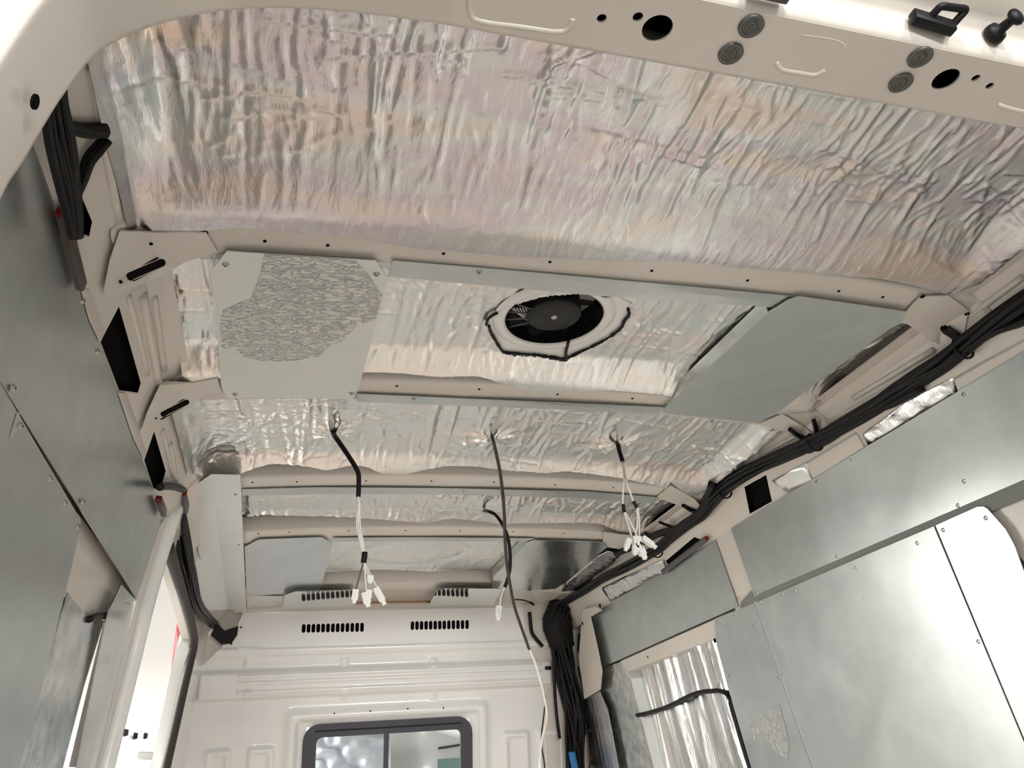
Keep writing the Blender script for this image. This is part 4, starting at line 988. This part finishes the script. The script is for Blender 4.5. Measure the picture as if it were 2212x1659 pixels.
# shelf rail and goods on the workshop wall
XW = Plane((-4.9, 0, 0), (1, 0, 0), (0, 1, 0))
sh = thing('wall_rail', XW.hit((350, 1298)), 'thin pair of grey rails on the workshop wall', 'rail')
for yy in (1296, 1303): tube('rail_bar', [XW.hit((300, yy)), XW.hit((400, yy))], .02, mat('rail_grey', (.35, .34, .32), .5), sh, 6, 1)
tag(pplate('card_box', XW, [(302, 1440), (318, 1436), (314, 1475), (299, 1480)], .2, TAN), 'small tan box on the workshop wall beyond the side door', 'box')
# view through the bulkhead window: cab headrest, sheet standing for a reflection, van ahead
hd = PB.off(-.35).hit((706, 1668)); V, F = box_vf(hd, (.11, .08, .16)); tag(bevel(mesh('headrest', V, F, RUBBER), .03, 3), 'dark headrest top low in the left window pane', 'headrest')
ws = PB.off(-.28)
A, B = ws.hit((700, 1700)), ws.hit((826, 1570))
us = np.linspace(0, 1, 70); US, VS = np.meshgrid(us, us)
xx = A.x-.05+(B.x-A.x+.09)*US; zz = A.z-.1+(B.z-A.z+.2)*VS; yy = 4.15+.02*(vn(US*9, VS*14, 77)-.5)+.03*ridged(US*4, VS*9, 78, 4)+.08*VS*0
idx = np.arange(US.size).reshape(US.shape)
Q = np.stack([idx[:-1, :-1], idx[1:, :-1], idx[1:, 1:], idx[:-1, 1:]], -1).reshape(-1, 4)
tag(mesh('reflection_sheet', np.stack([xx, yy, zz], -1).reshape(-1, 3), Q.tolist(), foilmat('bluish_reflection', [(.62, .67, .78), (.74, .78, .84)], .5, .5, (1, 1, 1), 14, met=.3), None, True), 'added bluish sheet for the crumpled reflection in the left window pane', 'sheet')  # sheet added to stand for the crumpled reflection in the pane
FY = Plane((0, 9.0, 0), (0, -1, 0), (1, 0, 0))
cx = FY.hit((960, 1640))
pv2 = parked('white van standing ahead, seen through the right window pane', (cx.x+.3, 9.0, -.58), 5.2, 2.0, 2.75)
q0, q1 = FY.hit((945, 1640)), FY.hit((1010, 1700)); box('rear_window', (q0.x, 8.985, q1.z), (q1.x+.4, 9.0, q0.z), TINT, pv2)
p = FY.hit((970, 1613)); tube('wiper', [p+Vector((-.12, -.03, -.01)), p+Vector((.14, -.03, .012))], .012, GREYP, pv2, 6, 1)
p0, p1 = Plane((0, 12, 0), (0, -1, 0), (1, 0, 0)).hit((866, 1578)), Plane((0, 12, 0), (0, -1, 0), (1, 0, 0)).hit((900, 1606))
tag(box('card_box', (p0.x, 11.9, p1.z), (p1.x, 12.2, p0.z), TAN), 'tan box high on a far shelf, seen through the window', 'box')

# ------------------------------------------------------------------ workshop tube lamps behind and beside the van
def lamp(label, x, y, z, L_, energy, along='y'):
    o = thing('ceiling_lamp', (x, y, z), label, 'lamp', 'tube lamps under the workshop ceiling')
    hs = (.06, L_/2) if along == 'y' else (L_/2, .06)
    box('housing', (x-hs[0], y-hs[1], z), (x+hs[0], y+hs[1], z+.06), GREYP, o)
    l = bpy.data.lights.new('tube', 'AREA'); l.shape = 'RECTANGLE'; l.size = hs[0]*1.8; l.size_y = hs[1]*1.96; l.energy = energy; l.color = (1, .985, .965)
    lo_ = bpy.data.objects.new('tube', l); COL.objects.link(lo_); lo_.parent = o; lo_.location = (0, 0, -.01); WL[lo_.name] = Vector((x, y, z))
lamp('tube lamp behind the van on the left', -1.2, -2.6, 3.4, 1.6, 220)
lamp('tube lamp behind the van on the right', 1.0, -3.2, 3.4, 1.6, 220)
lamp('tube lamp outside the side door', -4.0, 4.2, 3.4, 1.6, 880)
lamp('tube lamp outside the cab', -3.6, 8.0, 3.4, 1.6, 800)

# unseen tripod lamps added behind the van to brighten the bulkhead
def fill_lamp(label, x, y, z, energy):
    o = thing('fill_lamp', (x, y, -.58), label, 'lamp', 'added fill lamps behind the van')
    tube('pole', [Vector((x, y, -.2)), Vector((x, y, z-.12))], .016, GREYP, o, 8, 1)
    for k in range(3):
        a = 2.1*k+.4; tube('leg', [Vector((x, y, .25)), Vector((x+.5*math.cos(a), y+.5*math.sin(a), -.57))], .012, GREYP, o, 8, 1)
    bevel(box('head', (x-.55, y-.09, z-.14), (x+.55, y-.02, z+.14), GREYP, o), .01)
    l = bpy.data.lights.new('lamp_face', 'AREA'); l.shape = 'RECTANGLE'; l.size = 1.0; l.size_y = .22; l.energy = energy; l.color = (1, .985, .965)
    lo_ = bpy.data.objects.new('lamp_face', l); COL.objects.link(lo_); lo_.parent = o; lo_.location = (0, -.0, z+.58); lo_.rotation_euler = (math.radians(90), 0, 0)
fill_lamp('added tripod fill lamp behind the van, left', -1.3, -5.0, 1.75, 130)
fill_lamp('added tripod fill lamp behind the van, right', 1.0, -5.6, 1.75, 130)
